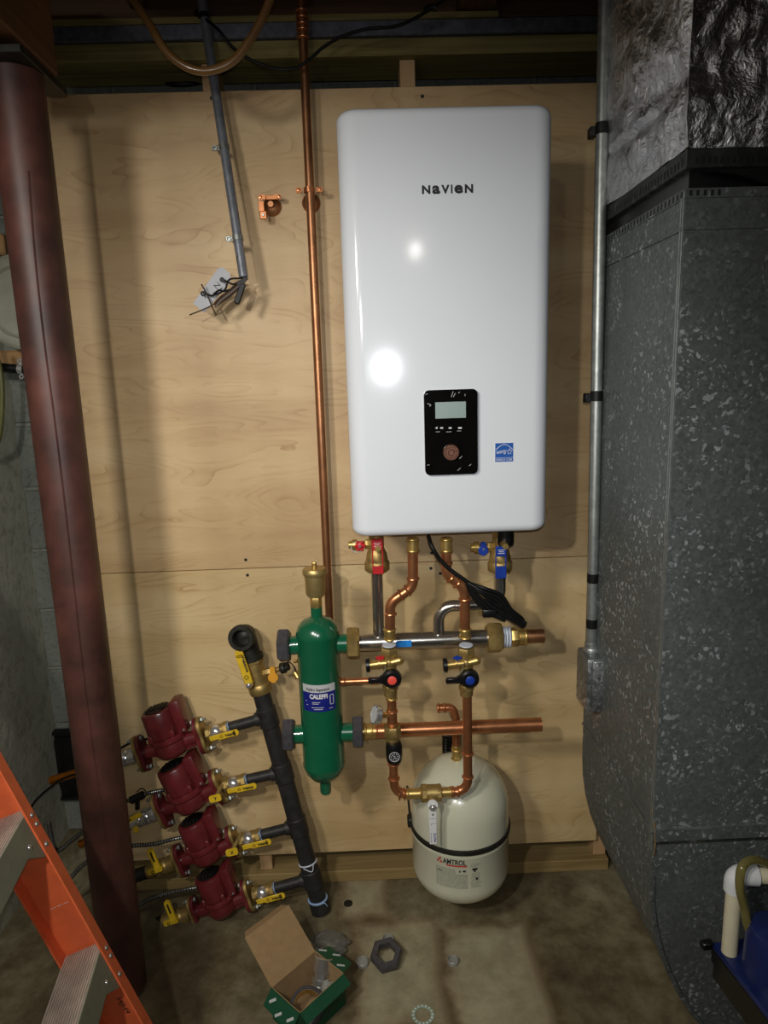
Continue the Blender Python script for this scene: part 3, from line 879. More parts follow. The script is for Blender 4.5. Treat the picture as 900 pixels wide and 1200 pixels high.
# lower loop: left vertical, bottom run, right vertical
PL = [at(458.8, 815, y=YC), at(459.5, 931, y=YC), at(550, 930, y=YC), at(547.5, 812, y=YC)]
t = thing('copper_loop', 'U-shaped copper loop joining the two purge valves in front of the almond tank', 'pipe', (PL[1] + PL[2]) / 2)
PL = [PL[0], V((PL[0].x, YC, PL[1].z)), V((PL[3].x, YC, PL[1].z)), PL[3]]
part('tube', MB().tube(PL, R1 - .0008, 20, .032, 8), M['copper'], t)
zr = lambda py, px=459: at(px, py, y=YC).z
for (x, za, zb_, m_) in ((PL[0].x, zr(803), zr(820), 'brass'), (PL[0].x, zr(831), zr(850), 'copper'), (PL[0].x, zr(888), zr(896), 'copper'), (PL[3].x, at(547, 800, y=YC).z, at(547, 812, y=YC).z, 'brass')):
    coupling((x, YC, za), (x, YC, zb_), R1 - .0008, t, m_)
zl = PL[1].z
for x, z in ((PL[0].x, zr(912)), (PL[3].x, zr(883, 548)), (PL[3].x, zr(910, 548))): part('press_ring', MB().ring(fr((x, YC, z), (0, 0, 1)), R1, .0028, 24, 8), M['copper'], t)
for px in (468, 474, 537, 531): part('press_ring', MB().ring(fr((at(px, 931, y=YC).x, YC, zl), (1, 0, 0)), R1, .0028, 24, 8), M['copper'], t)
xs = [at(px, 931, y=YC).x for px in (476, 495, 516, 530)]
coupling((xs[0], YC, zl), (xs[1], YC, zl), R1 - .0008, t, 'brass')
coupling((xs[2] - .002, YC, zl), (xs[3], YC, zl), R1 - .0008, t, 'brass')
# ball valve with white lever
t = thing('ball_valve', 'brass ball valve with a hanging white lever at the bottom of the copper loop', 'valve', (at(505, 931, y=YC).x, YC, zl - .02))
xm = (xs[1] + xs[2]) / 2
q = MB().hexa((xs[1] - .003, YC, zl), (xs[1] + .012, YC, zl), .0225, 8); q.cyl((xs[1], YC, zl), (xs[2], YC, zl), .0205); q.hexa((xs[2] - .008, YC, zl), (xs[2] + .003, YC, zl), .0215, 8)
q.cyl((xm, YC, zl - .004), (xm, YC - .03, zl - .012), .011, 16)
part('body', q, M['brassd'], t)
yl = YC - .032
part('stem_nut', MB().hexa((xm, yl + .006, zl - .016), (xm, yl - .006, zl - .018), .0105).cyl((xm, yl - .004, zl - .018), (xm, yl - .010, zl - .018), .005), M['chrome'], t)
zt_ = zl - .012; zb_ = at(508, 989, y=yl).z
lv = part('lever', MB().box((xm, yl, (zt_ + zb_) / 2), (.0195, .004, zt_ - zb_), None, .0012).cyl((xm, yl + .003, zt_), (xm, yl - .003, zt_), .0135, 20), M['labelw'], t, 'white lever with blue lettering')
tx = MB()
text(tx, 'WATTS', (xm + .0072, yl - .0022, zb_ + .006), (0, 0, 1), (-1, 0, 0), .026, .0062, .0002, None, .03)
text(tx, 'www.watts.com', (xm - .0035, yl - .0022, zb_ + .005), (0, 0, 1), (-1, 0, 0), .028, .0028, .0002)
part('lever_lettering', tx, M['labelb'], lv, smooth=False)
tx = MB().box((xm, yl - .0023, zt_ - .026), (.005, .0004, .005)); tx.box((xm, yl - .0023, zt_ - .037), (.019, .0004, .0007)); tx.box((xm + .002, yl - .0023, zt_ - .051), (.011, .0004, .001)).box((xm - .004, yl - .0023, zt_ - .053), (.001, .0004, .005))
part('lever_mark', tx, M['inkg'], lv, smooth=False)

# check valve with black insulated knob and tilted gauge on left vertical
x = PL[0].x
t = thing('mixing_valve', 'black knobbed valve on the left leg of the copper loop, over the wide copper pipe', 'valve', (x, YC, zr(889)))
part('body', MB().hexa((x, YC, zr(862)), (x, YC, zr(850)), .0225, 8, PI / 8).cyl((x, YC, zr(890)), (x, YC, zr(855)), .0175), M['brassd'], t)
q = MB().lathe([(0, 0), (.017, 0), (.0195, .006), (.0205, .02), (.0205, .042), (.017, .052), (0, .052)], Mx.Translation((x + .002, YC - .012, zr(889))), 24)
hh = part('knob', q, M['black'], t, 'black ribbed knob')
q = MB(); ez = zr(879); yk = YC - .0335
q.ring(fr((x + .002, yk + .001, ez), (0, 1, 0)), .0125, .0008, 28, 6)
for i in range(9):
    a = 2 * PI * i / 9 + .2; q.box((x + .002 + .0085 * math.cos(a), yk, ez + .0085 * math.sin(a)), (.003, .0006, .002), None)
q.tube([(x - .003, yk, ez + .004), (x + .004, yk, ez + .002), (x - .001, yk, ez - .003), (x + .007, yk, ez - .002)], .0009, 6)
part('knob_marks', q, M['labelg'], hh)
g = at(445, 838, y=YC - .02)
t = thing('round_gauge', 'small round silver-rimmed gauge seen almost edge-on beside the red-button line', 'gauge', g)
d = V((-.90, -.26, .30)).normalized()
part('case', MB().lathe([(0, 0), (.021, 0), (.0235, .003), (.0235, .014), (.0205, .016), (.0205, .014), (0, .014)], fr(g, d), 28), M['chrome'], t)
part('dial', MB().lathe([(0, .0142), (.0200, .0142)], fr(g, d), 28), M['labelg'], t, smooth=False)
part('shank', MB().cyl(g, (x, YC, g.z - .012), .006, 12), M['brass'], t)

# wide copper return pipe
r2 = .0175
pa = at(425, 855.5, y=YM); pb = at(634, 850.5, y=YM); ZR = (pa.z + pb.z) / 2
t = thing('wide_copper_pipe', 'wide horizontal copper pipe running right from the lower port of the green separator', 'pipe', ((pa.x + pb.x) / 2, YM, ZR - r2))
X = lambda px, y=YM: at(px, 853, y=y).x
part('tube', MB().pipe((X(440), YM, ZR), (X(634), YM, ZR), r2), M['copper'], t)
q = MB().cyl((X(424), YM, ZR), (X(440), YM, ZR), .0185); q.ring(fr((X(428), YM, ZR), (1, 0, 0)), .0185, .004); q.ring(fr((X(436), YM, ZR), (1, 0, 0)), .0185, .003)
part('press_adapter', q, M['brass'], t)
coupling((X(438), YM, ZR), (X(470), YM, ZR), r2, t, 'copper', 'tee_fitting')
part('tee_branch', MB().cyl((x, YM, ZR), (x, YC, ZR), .0155), M['copper'], t)

# small copper line from separator to red valve
zs = at(425, 798, y=YM).z
t = thing('thin_copper_line', 'thin copper line between the green separator and the red-button valve', 'pipe', (at(425, 798, y=YM).x, YM, zs))
part('tube', MB().tube([(at(392, 798, y=YM).x, YM, zs), (kA(0, 0).x, YM, zs), (kA(0, 0).x, YC, zs)], .0085, 16, .02), M['copper'], t)
q = MB()
for px in (398, 404, 436, 442): q.ring(fr((at(px, 798, y=YM).x, YM, zs), (1, 0, 0)), .0088, .002, 20, 6)
q.cyl((at(397, 798, y=YM).x, YM, zs), (at(405, 798, y=YM).x, YM, zs), .0100); q.cyl((at(435, 798, y=YM).x, YM, zs), (at(443, 798, y=YM).x, YM, zs), .0100)
part('press_ring', q, M['copper'], t)

# ------------------------------------------------------------------ green hydraulic separator
sx_ = (at(352, 800, y=YM).x + at(398.5, 800, y=YM).x) / 2; RS = .0535
zz = lambda py, px=375: at(px, py, y=YM).z
zc0, zc1 = zz(913), zz(733)
t = thing('hydraulic_separator', 'upright green hydraulic separator with a brass air vent on top', 'separator', (sx_, YM, zz(929)))
prof = [(0, zz(929)), (.0125, zz(929)), (.0145, zz(927)), (.0145, zz(912)), (.020, zz(911.5)), (.036, zz(908.5)), (.048, zz(902)), (RS + .0012, zz(894)), (RS + .0012, zz(892)), (RS, zz(890)), (RS, zz(745)), (RS + .0012, zz(743)), (RS + .0012, zz(741)), (.049, zz(733)), (.036, zz(726.5)), (.022, zz(724)), (.0145, zz(722)), (.0145, zz(711)), (0, zz(711))]
part('vessel', MB().lathe(prof, Mx.Translation((sx_, YM, 0)), 44), M['green'], t)
for pyc, lc, rc in ((755, 'nutd', None), (857, 'nutd', 'nutd')):
    zp = ZM if pyc == 755 else ZR
    xl0, xl1 = (at(326, pyc, y=YM).x, at(340, pyc, y=YM).x) if pyc == 755 else (at(332, pyc, y=YM).x, at(345, pyc, y=YM).x)
    xr = at(409, pyc, y=YM).x if pyc == 755 else at(416, pyc, y=YM).x
    part('port', MB().cyl((sx_, YM, zp), (xl1 - .004, YM, zp), .0235, 24), M['green'], t)
    part('port', MB().cyl((sx_, YM, zp), (xr, YM, zp), .0235, 24), M['green'], t)
    part('union_nut', MB().hexa((xl0, YM, zp), (xl1, YM, zp), .043, 6, PI / 6, .021), M['nutd'], t, 'dark steel union nut')
    if rc: part('union_nut', MB().hexa((at(413.6, pyc, y=YM).x, YM, zp), (at(425.5, pyc, y=YM).x, YM, zp), .043, 6, PI / 6), M['nutd'], t, 'dark steel union nut')


def wrap_patch(cx, cy, rr, x0, x1, z0, z1, lift, n=16):
    m = MB(); vs = []; fs = []
    for i in range(n + 1):
        th = (x0 + (x1 - x0) * i / n) / rr
        for z in (z0, z1): vs.append((cx + (rr + lift) * math.sin(th), cy - (rr + lift) * math.cos(th), z))
    for i in range(n): fs.append([2 * i, 2 * i + 2, 2 * i + 3, 2 * i + 1])
    return m.add(vs, fs)


yf = YM - RS
zA, zB, zC = at(375, 803, y=yf).z, at(375, 812, y=yf).z, at(375, 834.5, y=yf).z
lab = part('label_header', wrap_patch(sx_, YM, RS, -.045, .043, zB, zA, .0004), M['labelg'], t, 'pale strip of the label')
lab2 = part('label', wrap_patch(sx_, YM, RS, -.045, .043, zC, zB, .0004), M['labelb'], t, 'blue product label')
W3 = (sx_, YM, RS)
q = MB(); text(q, 'Hydro Separator', (sx_ - .032, yf, zB + .0045), (1, 0, 0), (0, 0, 1), .060, .0105, .0009, W3, .02)
part('label_lettering', q, M['ink'], lab, smooth=False)
q = MB(); text(q, 'CALEFFI', (sx_ - .024, yf, zB - .0155), (1, 0, 0), (0, 0, 1), .045, .0125, .0009, W3, .045)
for i, (a, b_, w_) in enumerate(((-.018, -.026, .020), (-.018, -.030, .016), (-.02, -.040, .030), (-.014, -.0445, .022), (-.036, -.024, .003), (-.034, -.034, .004), (.024, -.0445, .01))):
    text(q, '|' if w_ < .005 else '1010110', (sx_ + a, yf, zB + b_), (1, 0, 0), (0, 0, 1), w_, .0022, .0009, W3) if False else q.add(*(lambda m_: (m_.v, m_.f))(wrap_patch(sx_, YM, RS, a, a + w_, zB + b_, zB + b_ + .0012, .0009, 4)))
for sgn in (0, 1):
    q.add(*(lambda m_: (m_.v, m_.f))(wrap_patch(sx_, YM, RS, .0265 + sgn * .009, .0282 + sgn * .009, zB - .032, zB - .010, .0009, 2)))
    q.add(*(lambda m_: (m_.v, m_.f))(wrap_patch(sx_, YM, RS, .0275, .0365, zB - .0345 + sgn * .0245, zB - .033 + sgn * .0245, .0009, 2)))
part('label_lettering', q, M['labelw'], lab2, smooth=False)
# air vent
v0 = MB().hexa((sx_, YM, zz(711)), (sx_, YM, zz(699)), .0145).cyl((sx_, YM, zz(700)), (sx_, YM, zz(694)), .009)
t = thing('air_vent', 'satin brass automatic air vent on top of the green separator', 'air vent', (sx_, YM, zz(711)))
part('base_nut', v0, M['brass'], t)
dx = at(369.5, 684, y=YM).x - sx_
Mv = Mx.Translation((sx_ + dx * .4, YM, 0))
part('cup', MB().lathe([(0, zz(698)), (.020, zz(698)), (.0245, zz(694)), (.0255, zz(672)), (0, zz(672))], Mv, 32), M['ventb'], t)
part('lid', MB().lathe([(0, zz(673)), (.0285, zz(673)), (.030, zz(671.5)), (.030, zz(668)), (.027, zz(665.5)), (.012, zz(664.5)), (0, zz(664.5))], Mv, 36), M['ventb'], t)
part('vent_cap', MB().cyl((sx_ + dx * .4, YM, zz(665)), (sx_ + dx * .4, YM, zz(660)), .0062).hexa((sx_ + dx * .4, YM, zz(662)), (sx_ + dx * .4, YM, zz(658.5)), .0058), M['brass'], t)

# ------------------------------------------------------------------ expansion tank
TX, TY, TR = .218, -.165, .134
zt = lambda py, px=538, y=-.165: at(px, py, y=y).z
top, bot = zt(889), at(538, 1057, y=TY - .06).z
H_ = top - bot
t = thing('expansion_tank', 'almond-coloured expansion tank strapped to the wall under the copper pipes', 'tank', (TX, TY, bot))
Mt = Mx.Translation((TX, TY, bot))
zs_ = H_ * .49


def dome(r, h, z0, s_, n=10): return [(r * math.cos(PI / 2 * i / n), z0 + s_ * h * math.sin(PI / 2 * i / n)) for i in range(n + 1)]


dl = dome(TR, .085, .085, -1); du = dome(TR, .125, H_ - .125, 1)
part('lower_shell', MB().lathe(dl[::-1] + [(TR, zs_ - .008), (TR + .002, zs_ - .004), (TR + .002, zs_), (0, zs_)], Mt, 56), M['tank'], t)
part('upper_shell', MB().lathe([(0, zs_ + .001), (TR + .0005, zs_ + .001), (TR + .0005, zs_ + .005)] + du, Mt, 56), M['tank'], t)
sb = MB().lathe([(TR + .001, zs_ + .006), (TR + .0045, zs_ + .008), (TR + .0045, zs_ + .020), (TR + .001, zs_ + .022)], Mt, 56)
part('strap', sb, M['castiron'], t, 'dark steel strap around the tank')
q = MB().box((TX - TR - .004, TY + .0, bot + zs_ + .02), (.016, .03, .028), None, .004); q.box((TX - TR - .003, TY + .085, bot + zs_ + .014), (.006, .16, .014), None, .001).box((TX + TR + .002, TY + .085, bot + zs_ + .014), (.004, .16, .014), None, .001)
part('strap_arms', q, M['castiron'], t)
W3 = (TX, TY, TR)
yf = TY - TR
za = at(537, 1012, y=yf).z
lx = at(511, 1010, y=yf).x - TX
q = MB(); text(q, 'AMTROL', (TX + lx + .017, yf, za - .006), (1, 0, 0), (0, 0, 1), .061, .0155, .0012, W3, .02)
part('lettering', q, M['ink'], t, smooth=False)
q = MB()
def wp(a, b, z0, z1, m_=q, lift=.0012): w_ = wrap_patch(TX, TY, TR, a, b, z0, z1, lift, 5); m_.add(w_.v, w_.f)
wp(lx + .026, lx + .080, za - .0115, za - .0075)
for i in range(7):
    wp(lx + .0 + i * .0016, lx + .004 + i * .0016, za - .006 + i * .0025, za - .003 + i * .0025)
    if i < 5: wp(lx + .008 + i * .001, lx + .017 - i * .0016, za - .007 + i * .0022, za - .0052 + i * .0022)
part('red_emblem', q, M['redp'], t, 'red triangular emblem and stripe', smooth=False)
q = MB()
random.seed(3)
z = za - .020
while z > za - .077:
    xx = lx - .002
    end = lx + (.05 if z > za - .032 else .082)
    while xx < end:
        L_ = random.uniform(.003, .010); wp(xx, min(xx + L_, end), z, z + .0012, q); xx += L_ + .0018
    z -= .0029
z = za - .004
while z > za - .074:
    for (a, b) in ((lx + .088, lx + .112),):
        if not (za - .03 < z < za - .012):
            xx = a + random.uniform(0, .006)
            while xx < b: L_ = random.uniform(.002, .007); wp(xx, xx + L_, z, z + .0011, q); xx += L_ + .002
    z -= .0034
part('small_print', q, M['inkg'], t, smooth=False)
q = MB()
for a, b, z0, z1 in ((.094, .108, -.022, -.016), (.098, .103, -.027, -.021), (.069, .077, -.026, -.021), (.0595, .0635, -.027, -.022), (.103, .109, -.051, -.045), (.0, .014, -.0305, -.029)):
    wp(lx + a, lx + b, za + z0, za + z1, q, .0013)
part('warning_symbols', q, M['ink'], t, smooth=False)
# tank connection
px_ = at(535, 890, y=TY).x
t = thing('tank_copper_line', 'copper line from the top of the almond tank, elbowing left behind the wide pipe', 'pipe', (px_, TY, top - .003))
part('collar', MB().cyl((px_, TY, top - .006), (px_, TY, zt(897, 535) + .01), .018), M['labelw'], t, 'white collar')
part('threaded_adapter', MB().hexa((px_, TY, zt(893)), (px_, TY, zt(886)), .0145).cyl((px_, TY, zt(888)), (px_, TY, zt(873)), .0118).ring(fr((px_, TY, zt(878)), (0, 0, 1)), .0118, .0028), M['brass'], t)
e = at(530, 829, y=TY)
part('tube', MB().tube([(px_, TY, zt(880)), (px_, TY, zt(842)), (px_ - .008, TY, e.z), (at(512, 829, y=TY).x, TY, e.z)], .0108, 16, .018, 6), M['copper'], t)
for px in (514, 521): part('press_ring', MB().ring(fr((at(px, 829, y=TY).x, TY, e.z), (1, 0, 0)), .0115, .0022, 20, 6), M['copper'], t)
part('press_ring', MB().ring(fr((px_, TY, zt(846)), (0, 0, 1)), .0115, .0022, 20, 6), M['copper'], t)
b0, b1 = at(518, 860, y=-.01), at(532, 890, y=-.01)
q = MB().span((b0.x, -.03, b0.z), (b1.x + .02, -.0005, b1.z - .06), .001)
t = thing('wall_bracket', 'black perforated bracket on the plywood above the almond tank', 'bracket', (b0.x, 0, b1.z))
part('channel', q, M['black'], t, smooth=False)
q = MB()
for i in range(6): q.box(((b0.x + .008), -.0308, b0.z - .008 - i * .009), (.004, .001, .004))
part('slot', q, M['inkg'], t, smooth=False)

# ------------------------------------------------------------------ power cord bundled under boiler
YK = -.345
t = thing('power_cord', 'black power cord hanging from the boiler, its slack tied in a bundle with a plug', 'cord', at(560, 690, y=YK))
A = lambda a, b, d=0: at(a, b, y=YK + d)
part('cable', MB().tube([A(502, 628, .03), A(506, 640), A(515, 655), A(528, 668), A(545, 680), A(563, 694), A(585, 708), A(602, 719), A(616, 731)], .0048, 12, spline=True), M['blackr'], t)
q = MB()
random.seed(5)
for i in range(7):
    o1 = random.uniform(-2, 2); o2 = random.uniform(-5, 5)
    q.tube([A(546 + i * .5, 681 + i * .4, -.004 * (i % 3)), A(554 + i * 2.2, 699 - i * 1.6 + o1, -.004 * i), A(572 + i * 2.6, 717 - i * 3.2, -.003 * i), A(592 + i * 1.2, 723 - i * 1.4 + o1, -.002 * i), A(606 + i, 730 - i * .8, 0), A(613 + (i % 3), 735 - i * .6, .003)], .0044, 10, spline=True)
part('coiled_slack', q, M['blackr'], t)
part('plug', MB().box(A(573, 718, -.01), (.032, .018, .020), None, .004, 2).cyl(A(578, 720, -.01), A(592, 727, -.008), .007, 12, .005), M['black'], t, 'moulded black plug')
q = MB()
for dz in (-2, 2): q.box(A(564.5, 717.5 + dz, -.01), (.016, .0015, .004))
part('plug_pin', q, M['brass'], t, smooth=False)

# ------------------------------------------------------------------ tall copper pipe at left of boiler
YP = -.052
pt = at(353, -20, y=YP); pb_ = at(386.5, 735, y=YP)
cx = (at(364, 232, y=YP).x)
t = thing('tall_copper_pipe', 'tall copper pipe running from the joists down behind the green separator', 'pipe', (cx, YP, pb_.z))
xt = at(353, 0, y=YP).x; xbm = at(386, 720, y=YP).x
lnx = lambda z: xbm + (xt - xbm) * (z - at(386, 720, y=YP).z) / (at(353, 0, y=YP).z - at(386, 720, y=YP).z)
zlo, zhi = pb_.z, 2.62
part('tube', MB().cyl((lnx(zlo), YP, zlo), (lnx(zhi), YP, zhi), .0111, 24), M['copperd'], t)
z0, z1 = at(355, 46, y=YP).z, at(354, 12, y=YP).z
q = MB().cyl((lnx(z0), YP, z0), (lnx(z1), YP, z1), .0128)
for f in (.04, .3, .5, .72, .96): press_ring(q, (lnx(z0 + (z1 - z0) * f), YP, z0 + (z1 - z0) * f), (0, 0, 1), .0130)
part('press_coupling', q, M['copper'], t)


def bell_hanger(px, py, label, loose):
    p = at(px, py, y=-.004)
    t = thing('bell_hanger', label, 'pipe hanger', (p.x, -.002, p.z - .02))
    part('bell', MB().lathe([(0, 0), (.0235, 0), (.0235, .004), (.019, .010), (.008, .014), (.007, .03), (0, .03)], front(p.x, p.z - .008, -.0005), 28), M['copperd'], t)
    q = MB()
    yy = -.034 if loose else YP
    for s_ in (-1, 1):
        x = p.x + s_ * (.019 if loose else .022)
        zz_ = p.z + .006 + (0 if loose else .004)
        if loose: q.rrect(.018, .011, .003, .004, front(x, zz_, yy - .002))
        else: q.rrect(.016, .012, .003, .006, front(x + s_ * .003, zz_, yy + .002))
        sc = MB().lathe([(0, 0), (.0042, 0), (.0032, .0024), (0, .003)], front(x + s_ * .004, zz_, yy - (.006 if loose else .004)), 14)
        part('screw', sc, M['copper'], t)
    if loose:
        q.box((p.x, yy, p.z + .006), (.034, .004, .011), None, .001)
        q.box((p.x - .022, yy - .005, p.z - .017), (.014, .003, .028), None, .001); q.box((p.x - .018, yy - .009, p.z - .037), (.018, .004, .020), None, .002)
        part('swing_strap', MB().lathe([(0, 0), (.004, 0), (.003, .003), (0, .003)], front(p.x - .018, p.z - .037, yy - .011), 12), M['chrome'], t)
    else:
        q.lathe([(.0112, -.006), (.0135, -.006), (.0135, .006), (.0112, .006)], Mx.Translation((p.x, YP, p.z + .01)), 24)
    part('yoke', q, M['copper'], t)


bell_hanger(318.5, 238, 'copper bell hanger on the plywood with no pipe, its strap hanging open', True)
bell_hanger(364.5, 234, 'copper bell hanger clamped round the tall copper pipe', False)

# ------------------------------------------------------------------ slanting conduit with cut wires
c0 = at(240, 22, y=-.035); c1 = at(285.5, 325, y=-.105)
d = (c1 - c0).normalized()
t = thing('cut_conduit', 'slanting grey steel conduit left of the tall copper pipe, cut off at its lower end', 'conduit', c1)
part('tube', MB().pipe(c0 - d * .05, c1, .0115, .0015, 20), M['zincd'], t)
part('tape', MB().cyl(c0 - d * .012, c0 + d * .002, .0122), M['blackr'], t, 'dark tape wrap')
part('top_bend', MB().tube([c0 - d * .01, at(234, 18, y=.0), at(230, 15, y=.05)], .0105, 14, .01), M['blackr'], t, 'black sleeve end')
for px, py in ((258, 173), (275, 284)):
    f = (at(px, py, y=-.07) - c0).dot(d); q0 = c0 + d * f
    q = MB().lathe([(.0118, -.006), (.0135, -.006), (.0135, .006), (.0118, .006)], fr(q0, d), 20)
    q.box(q0 + V((-.022, .012, .002)), (.020, .003, .012), None, .001)
    q.ring(fr(q0 + V((-.024, .008, .001)), (0, 1, 0)), .005, .002, 14, 6)
    st_ = part('strap', q, M['zinc'], t)
    part('strap_screw', MB().cyl((q0.x - .022, q0.y + .013, q0.z + .004), (q0.x - .022, .0, q0.z + .004), .0028, 8), M['zinc'], st_)
t = thing('wire_bunch', 'bunch of bare and black wire ends sticking out of the cut conduit', 'wires', c1)
B = lambda a, b, y=-.11: at(a, b, y=y)
q = MB()
q.tube([B(285, 326), B(270, 327), B(266, 333), B(263, 340), B(250, 346), B(243, 345), B(238, 343)], .0022, 8, spline=True)
q.tube([B(284, 328), B(274, 333), B(268, 331), B(261, 328)], .0022, 8, spline=True)
q.tube([B(284, 330), B(275, 338), B(262, 341), B(257, 340), B(250, 345)], .0026, 8, spline=True)
q.lathe([(0, 0), (.006, 0), (.006, .003), (0, .004)], fr(B(260.5, 328, -.113), (0, -1, 0)), 14)
q.ring(fr(B(238, 344, -.113), (0, -1, 0)), .0045, .0022, 16, 6)
part('black_wire', q, M['blackr'], t, 'looped black wire')
q = MB()
q.tube([B(280, 335), B(265, 345), B(255, 352), B(248, 358), B(235, 364), B(222, 369, -.12)], .0016, 7, spline=True)
q.tube([B(236, 333, -.12), B(243, 346), B(248, 358), B(253, 369, -.12)], .0018, 7, spline=True)
q.tube([B(283, 334), B(272, 345), B(262, 352), B(252, 360)], .0020, 7, spline=True)
q.tube([B(285, 325), B(281, 315), B(278, 306), B(277, 302), B(279, 300)], .0009, 6, spline=True)
part('bare_wire', q, M['bronze'], t)
q = MB().tube([B(280, 333), B(268, 343), B(258, 351), B(252, 358)], .008, 10, spline=True, flat=.45)
part('paper_wrap', q, M['bronze'], t, 'brown paper wrap')
q = MB().box((0, 0, 0), (.014, .006, .05), fr(B(281, 344, -.118), (V(B(288, 329)) - V(B(279, 354))), (1, 0, 0)), .002)
q.prism([(-.008, -.01), (.016, .012), (.010, .014), (-.012, .004)], .005, fr(B(284, 333, -.115), (0, -1, 0), (1, 0, 0)))
part('tape_flag', q, M['blackr'], t, 'flag of black electrical tape')
tc = B(252, 340, -.095)
ca, cb = B(267, 316, -.095), B(233, 361, -.095)
ax = (ca - cb).normalized(); L_ = (ca - cb).length
Mtag = fr((ca + cb) / 2, V((0, -1, 0)), ax)
tg = single('card_tag', MB().prism([(-L_ / 2, -.017), (L_ / 2 - .016, -.021), (L_ / 2 - .004, -.010), (L_ / 2 - .003, .012), (L_ / 2 - .014, .020), (-L_ / 2, .017)], .0012, Mtag),
            M['tag'], 'pale card tag with handwriting behind the cut conduit wires', 'tag', smooth=False)
q = MB(); pz = B(250, 334, -.0965)
text(q, 'Z1', pz, (.62, 0, -.78), (.78, 0, .62), .020, .013, .0012)
part('handwriting', q, M['ink'], tg, smooth=False)

# hose loop and cable at the top
H0 = lambda a, b, y=-.30: at(a, b, y=y)
single('brown_hose', MB().tube([H0(135, -40), H0(160, 5), H0(175, 28), H0(195, 60), H0(220, 79), H0(245, 83), H0(272, 72), H0(292, 48), H0(308, 20), H0(324, -20)], .0085, 14, spline=True), M['hose'],
       'brown hose sagging in a loop from the joists', 'hose')
G = lambda a, b, y=-.09: at(a, b, y=y)
t = thing('black_cable', 'thin black cable draped along the joists in front of the tall copper pipe', 'cable', G(340, 80))
part('wire', MB().tube([G(238, 20, -.03), G(256, 35), G(272, 55), G(290, 68), G(320, 80), G(345, 80), G(362, 70), G(378, 56), G(400, 43), G(430, 34), G(462, 31), G(485, 22), G(505, 10), G(530, -6)], .0036, 10, spline=True), M['blackr'], t)
part('cable_tie', MB().tube([G(498, 12), G(506, 8), G(512, 10)], .007, 8, spline=True), M['blackr'], t)
single('short_cable', MB().tube([at(165, 88, y=.2), at(180, 91, y=.16), at(200, 98, y=.12), at(222, 98, y=.12), at(239, 95, y=.14)], .005, 10, spline=True), M['blackr'],
       'short black cable end in the gap above the plywood, by the slanting conduit', 'cable')

# ------------------------------------------------------------------ things on the far left wall
O = at(30, 355, y=.12)
t = thing('round_vent_cover', 'round grey cover half hidden behind the top of the red post', 'vent cover', (O.x, .3, O.z - .12))
part('body', MB().lathe([(0, 0), (.121, 0), (.126, .006), (.126, .03), (.118, .035), (.110, .030), (.098, .030), (.094, .036), (.088, .030), (.02, .026), (0, .026)], fr((O.x, .13, O.z), (0, -1, 0)), 48), M['capg'], t)
part('duct', MB().cyl((O.x, .13, O.z), (O.x, .308, O.z), .10, 40), M['capg'], t)
q0 = at(0, 276, y=.15); q1 = at(13, 301, y=.15)
single('wood_block', MB().span((q0.x - .06, .12, q1.z), (q1.x, .307, q0.z), .004), M['tan'], 'light wood block above the round grey cover', 'wood block', smooth=False)
q0 = at(-10, 412, y=.2); q1 = at(45, 430, y=.2)
single('foam_strip', MB().span((q0.x, .16, q1.z), (q1.x, .307, q0.z), .006), M['tan'], 'tan strip on the block wall below the round grey cover', 'strip', smooth=False)
yq = .1
a_, b_ = at(-12, 429, y=yq), at(60, 436, y=yq)
t = thing('black_wall_pipe', 'thin black pipe with a clip passing behind the red post', 'pipe', (a_ + b_) / 2)
part('tube', MB().cyl(a_, b_, .0115, 16), M['blackr'], t)
cc = at(25, 432.5, y=yq - .004)
cl = part('clamp', MB().lathe([(.012, -.007), (.0145, -.007), (.0145, .007), (.012, .007)], fr(cc, b_ - a_), 20), M['chrome'], t)
for dz in (-.021, .021): part('clamp_screw', MB().ring(fr(cc + V((0, -.004, dz)), (0, 1, 0)), .005, .0025, 16, 6), M['chrome'], cl)
single('olive_hose', MB().tube([at(-8, 405, y=.05), at(1, 440, y=.05), at(2, 480, y=.05), at(-2, 515, y=.05), at(-14, 535, y=.05)], .007, 12, spline=True), M['olive'], 'olive green hose at the far left below the black wall pipe', 'hose')
# black panel low on the back wall
p0, p1 = at(52, 858, y=.285), at(60, 940, y=.285)
X0 = (p0.x + p1.x) / 2; Zt, Zb = p0.z, p1.z
t = thing('black_plastic_tray', 'black plastic tray upright against the block wall behind the red post', 'tray', (X0 + .14, .29, Zb))
cx_, cz_ = X0 + .15, (Zt + Zb) / 2
part('pan', MB().rrect(.30, Zt - Zb, .02, .012, front(cx_, cz_, .306)), M['black'], t)
hw_, hh2 = .142, (Zt - Zb) / 2 - .009
pth = []
for sx, sz, a0 in ((1, 1, 0), (-1, 1, 90), (-1, -1, 180), (1, -1, 270)):
    for i in range(5):
        a_ = math.radians(a0 + 22.5 * i); pth.append((cx_ + sx * (hw_ - .02) + .02 * math.cos(a_), .290, cz_ + sz * (hh2 - .02) + .02 * math.sin(a_)))
rim = MB().tube(pth + [pth[0]], .008, 10)
part('rim', rim, M['blackg'], t)
part('inner_panel', MB().rrect(.24, Zt - Zb - .07, .012, .006, front(cx_, cz_ + .01, .293)), M['blackg'], t)

# ------------------------------------------------------------------ pump manifold leaning on the plywood
Bp = at(376, 1066, z=.008); Tp = at(292, 760, y=-.06)
Vv = (Tp - Bp).normalized()
Nn = (V((0, -1, 0)) - Vv * V((0, -1, 0)).dot(Vv)).normalized()   # toward the viewer
Uu = Vv.cross(Nn) * -1
if Uu.x < 0: Uu = -Uu
MP = Mx((Uu, -Nn, Vv)).transposed().to_4x4(); MP.translation = Bp
inv = MP.inverted()


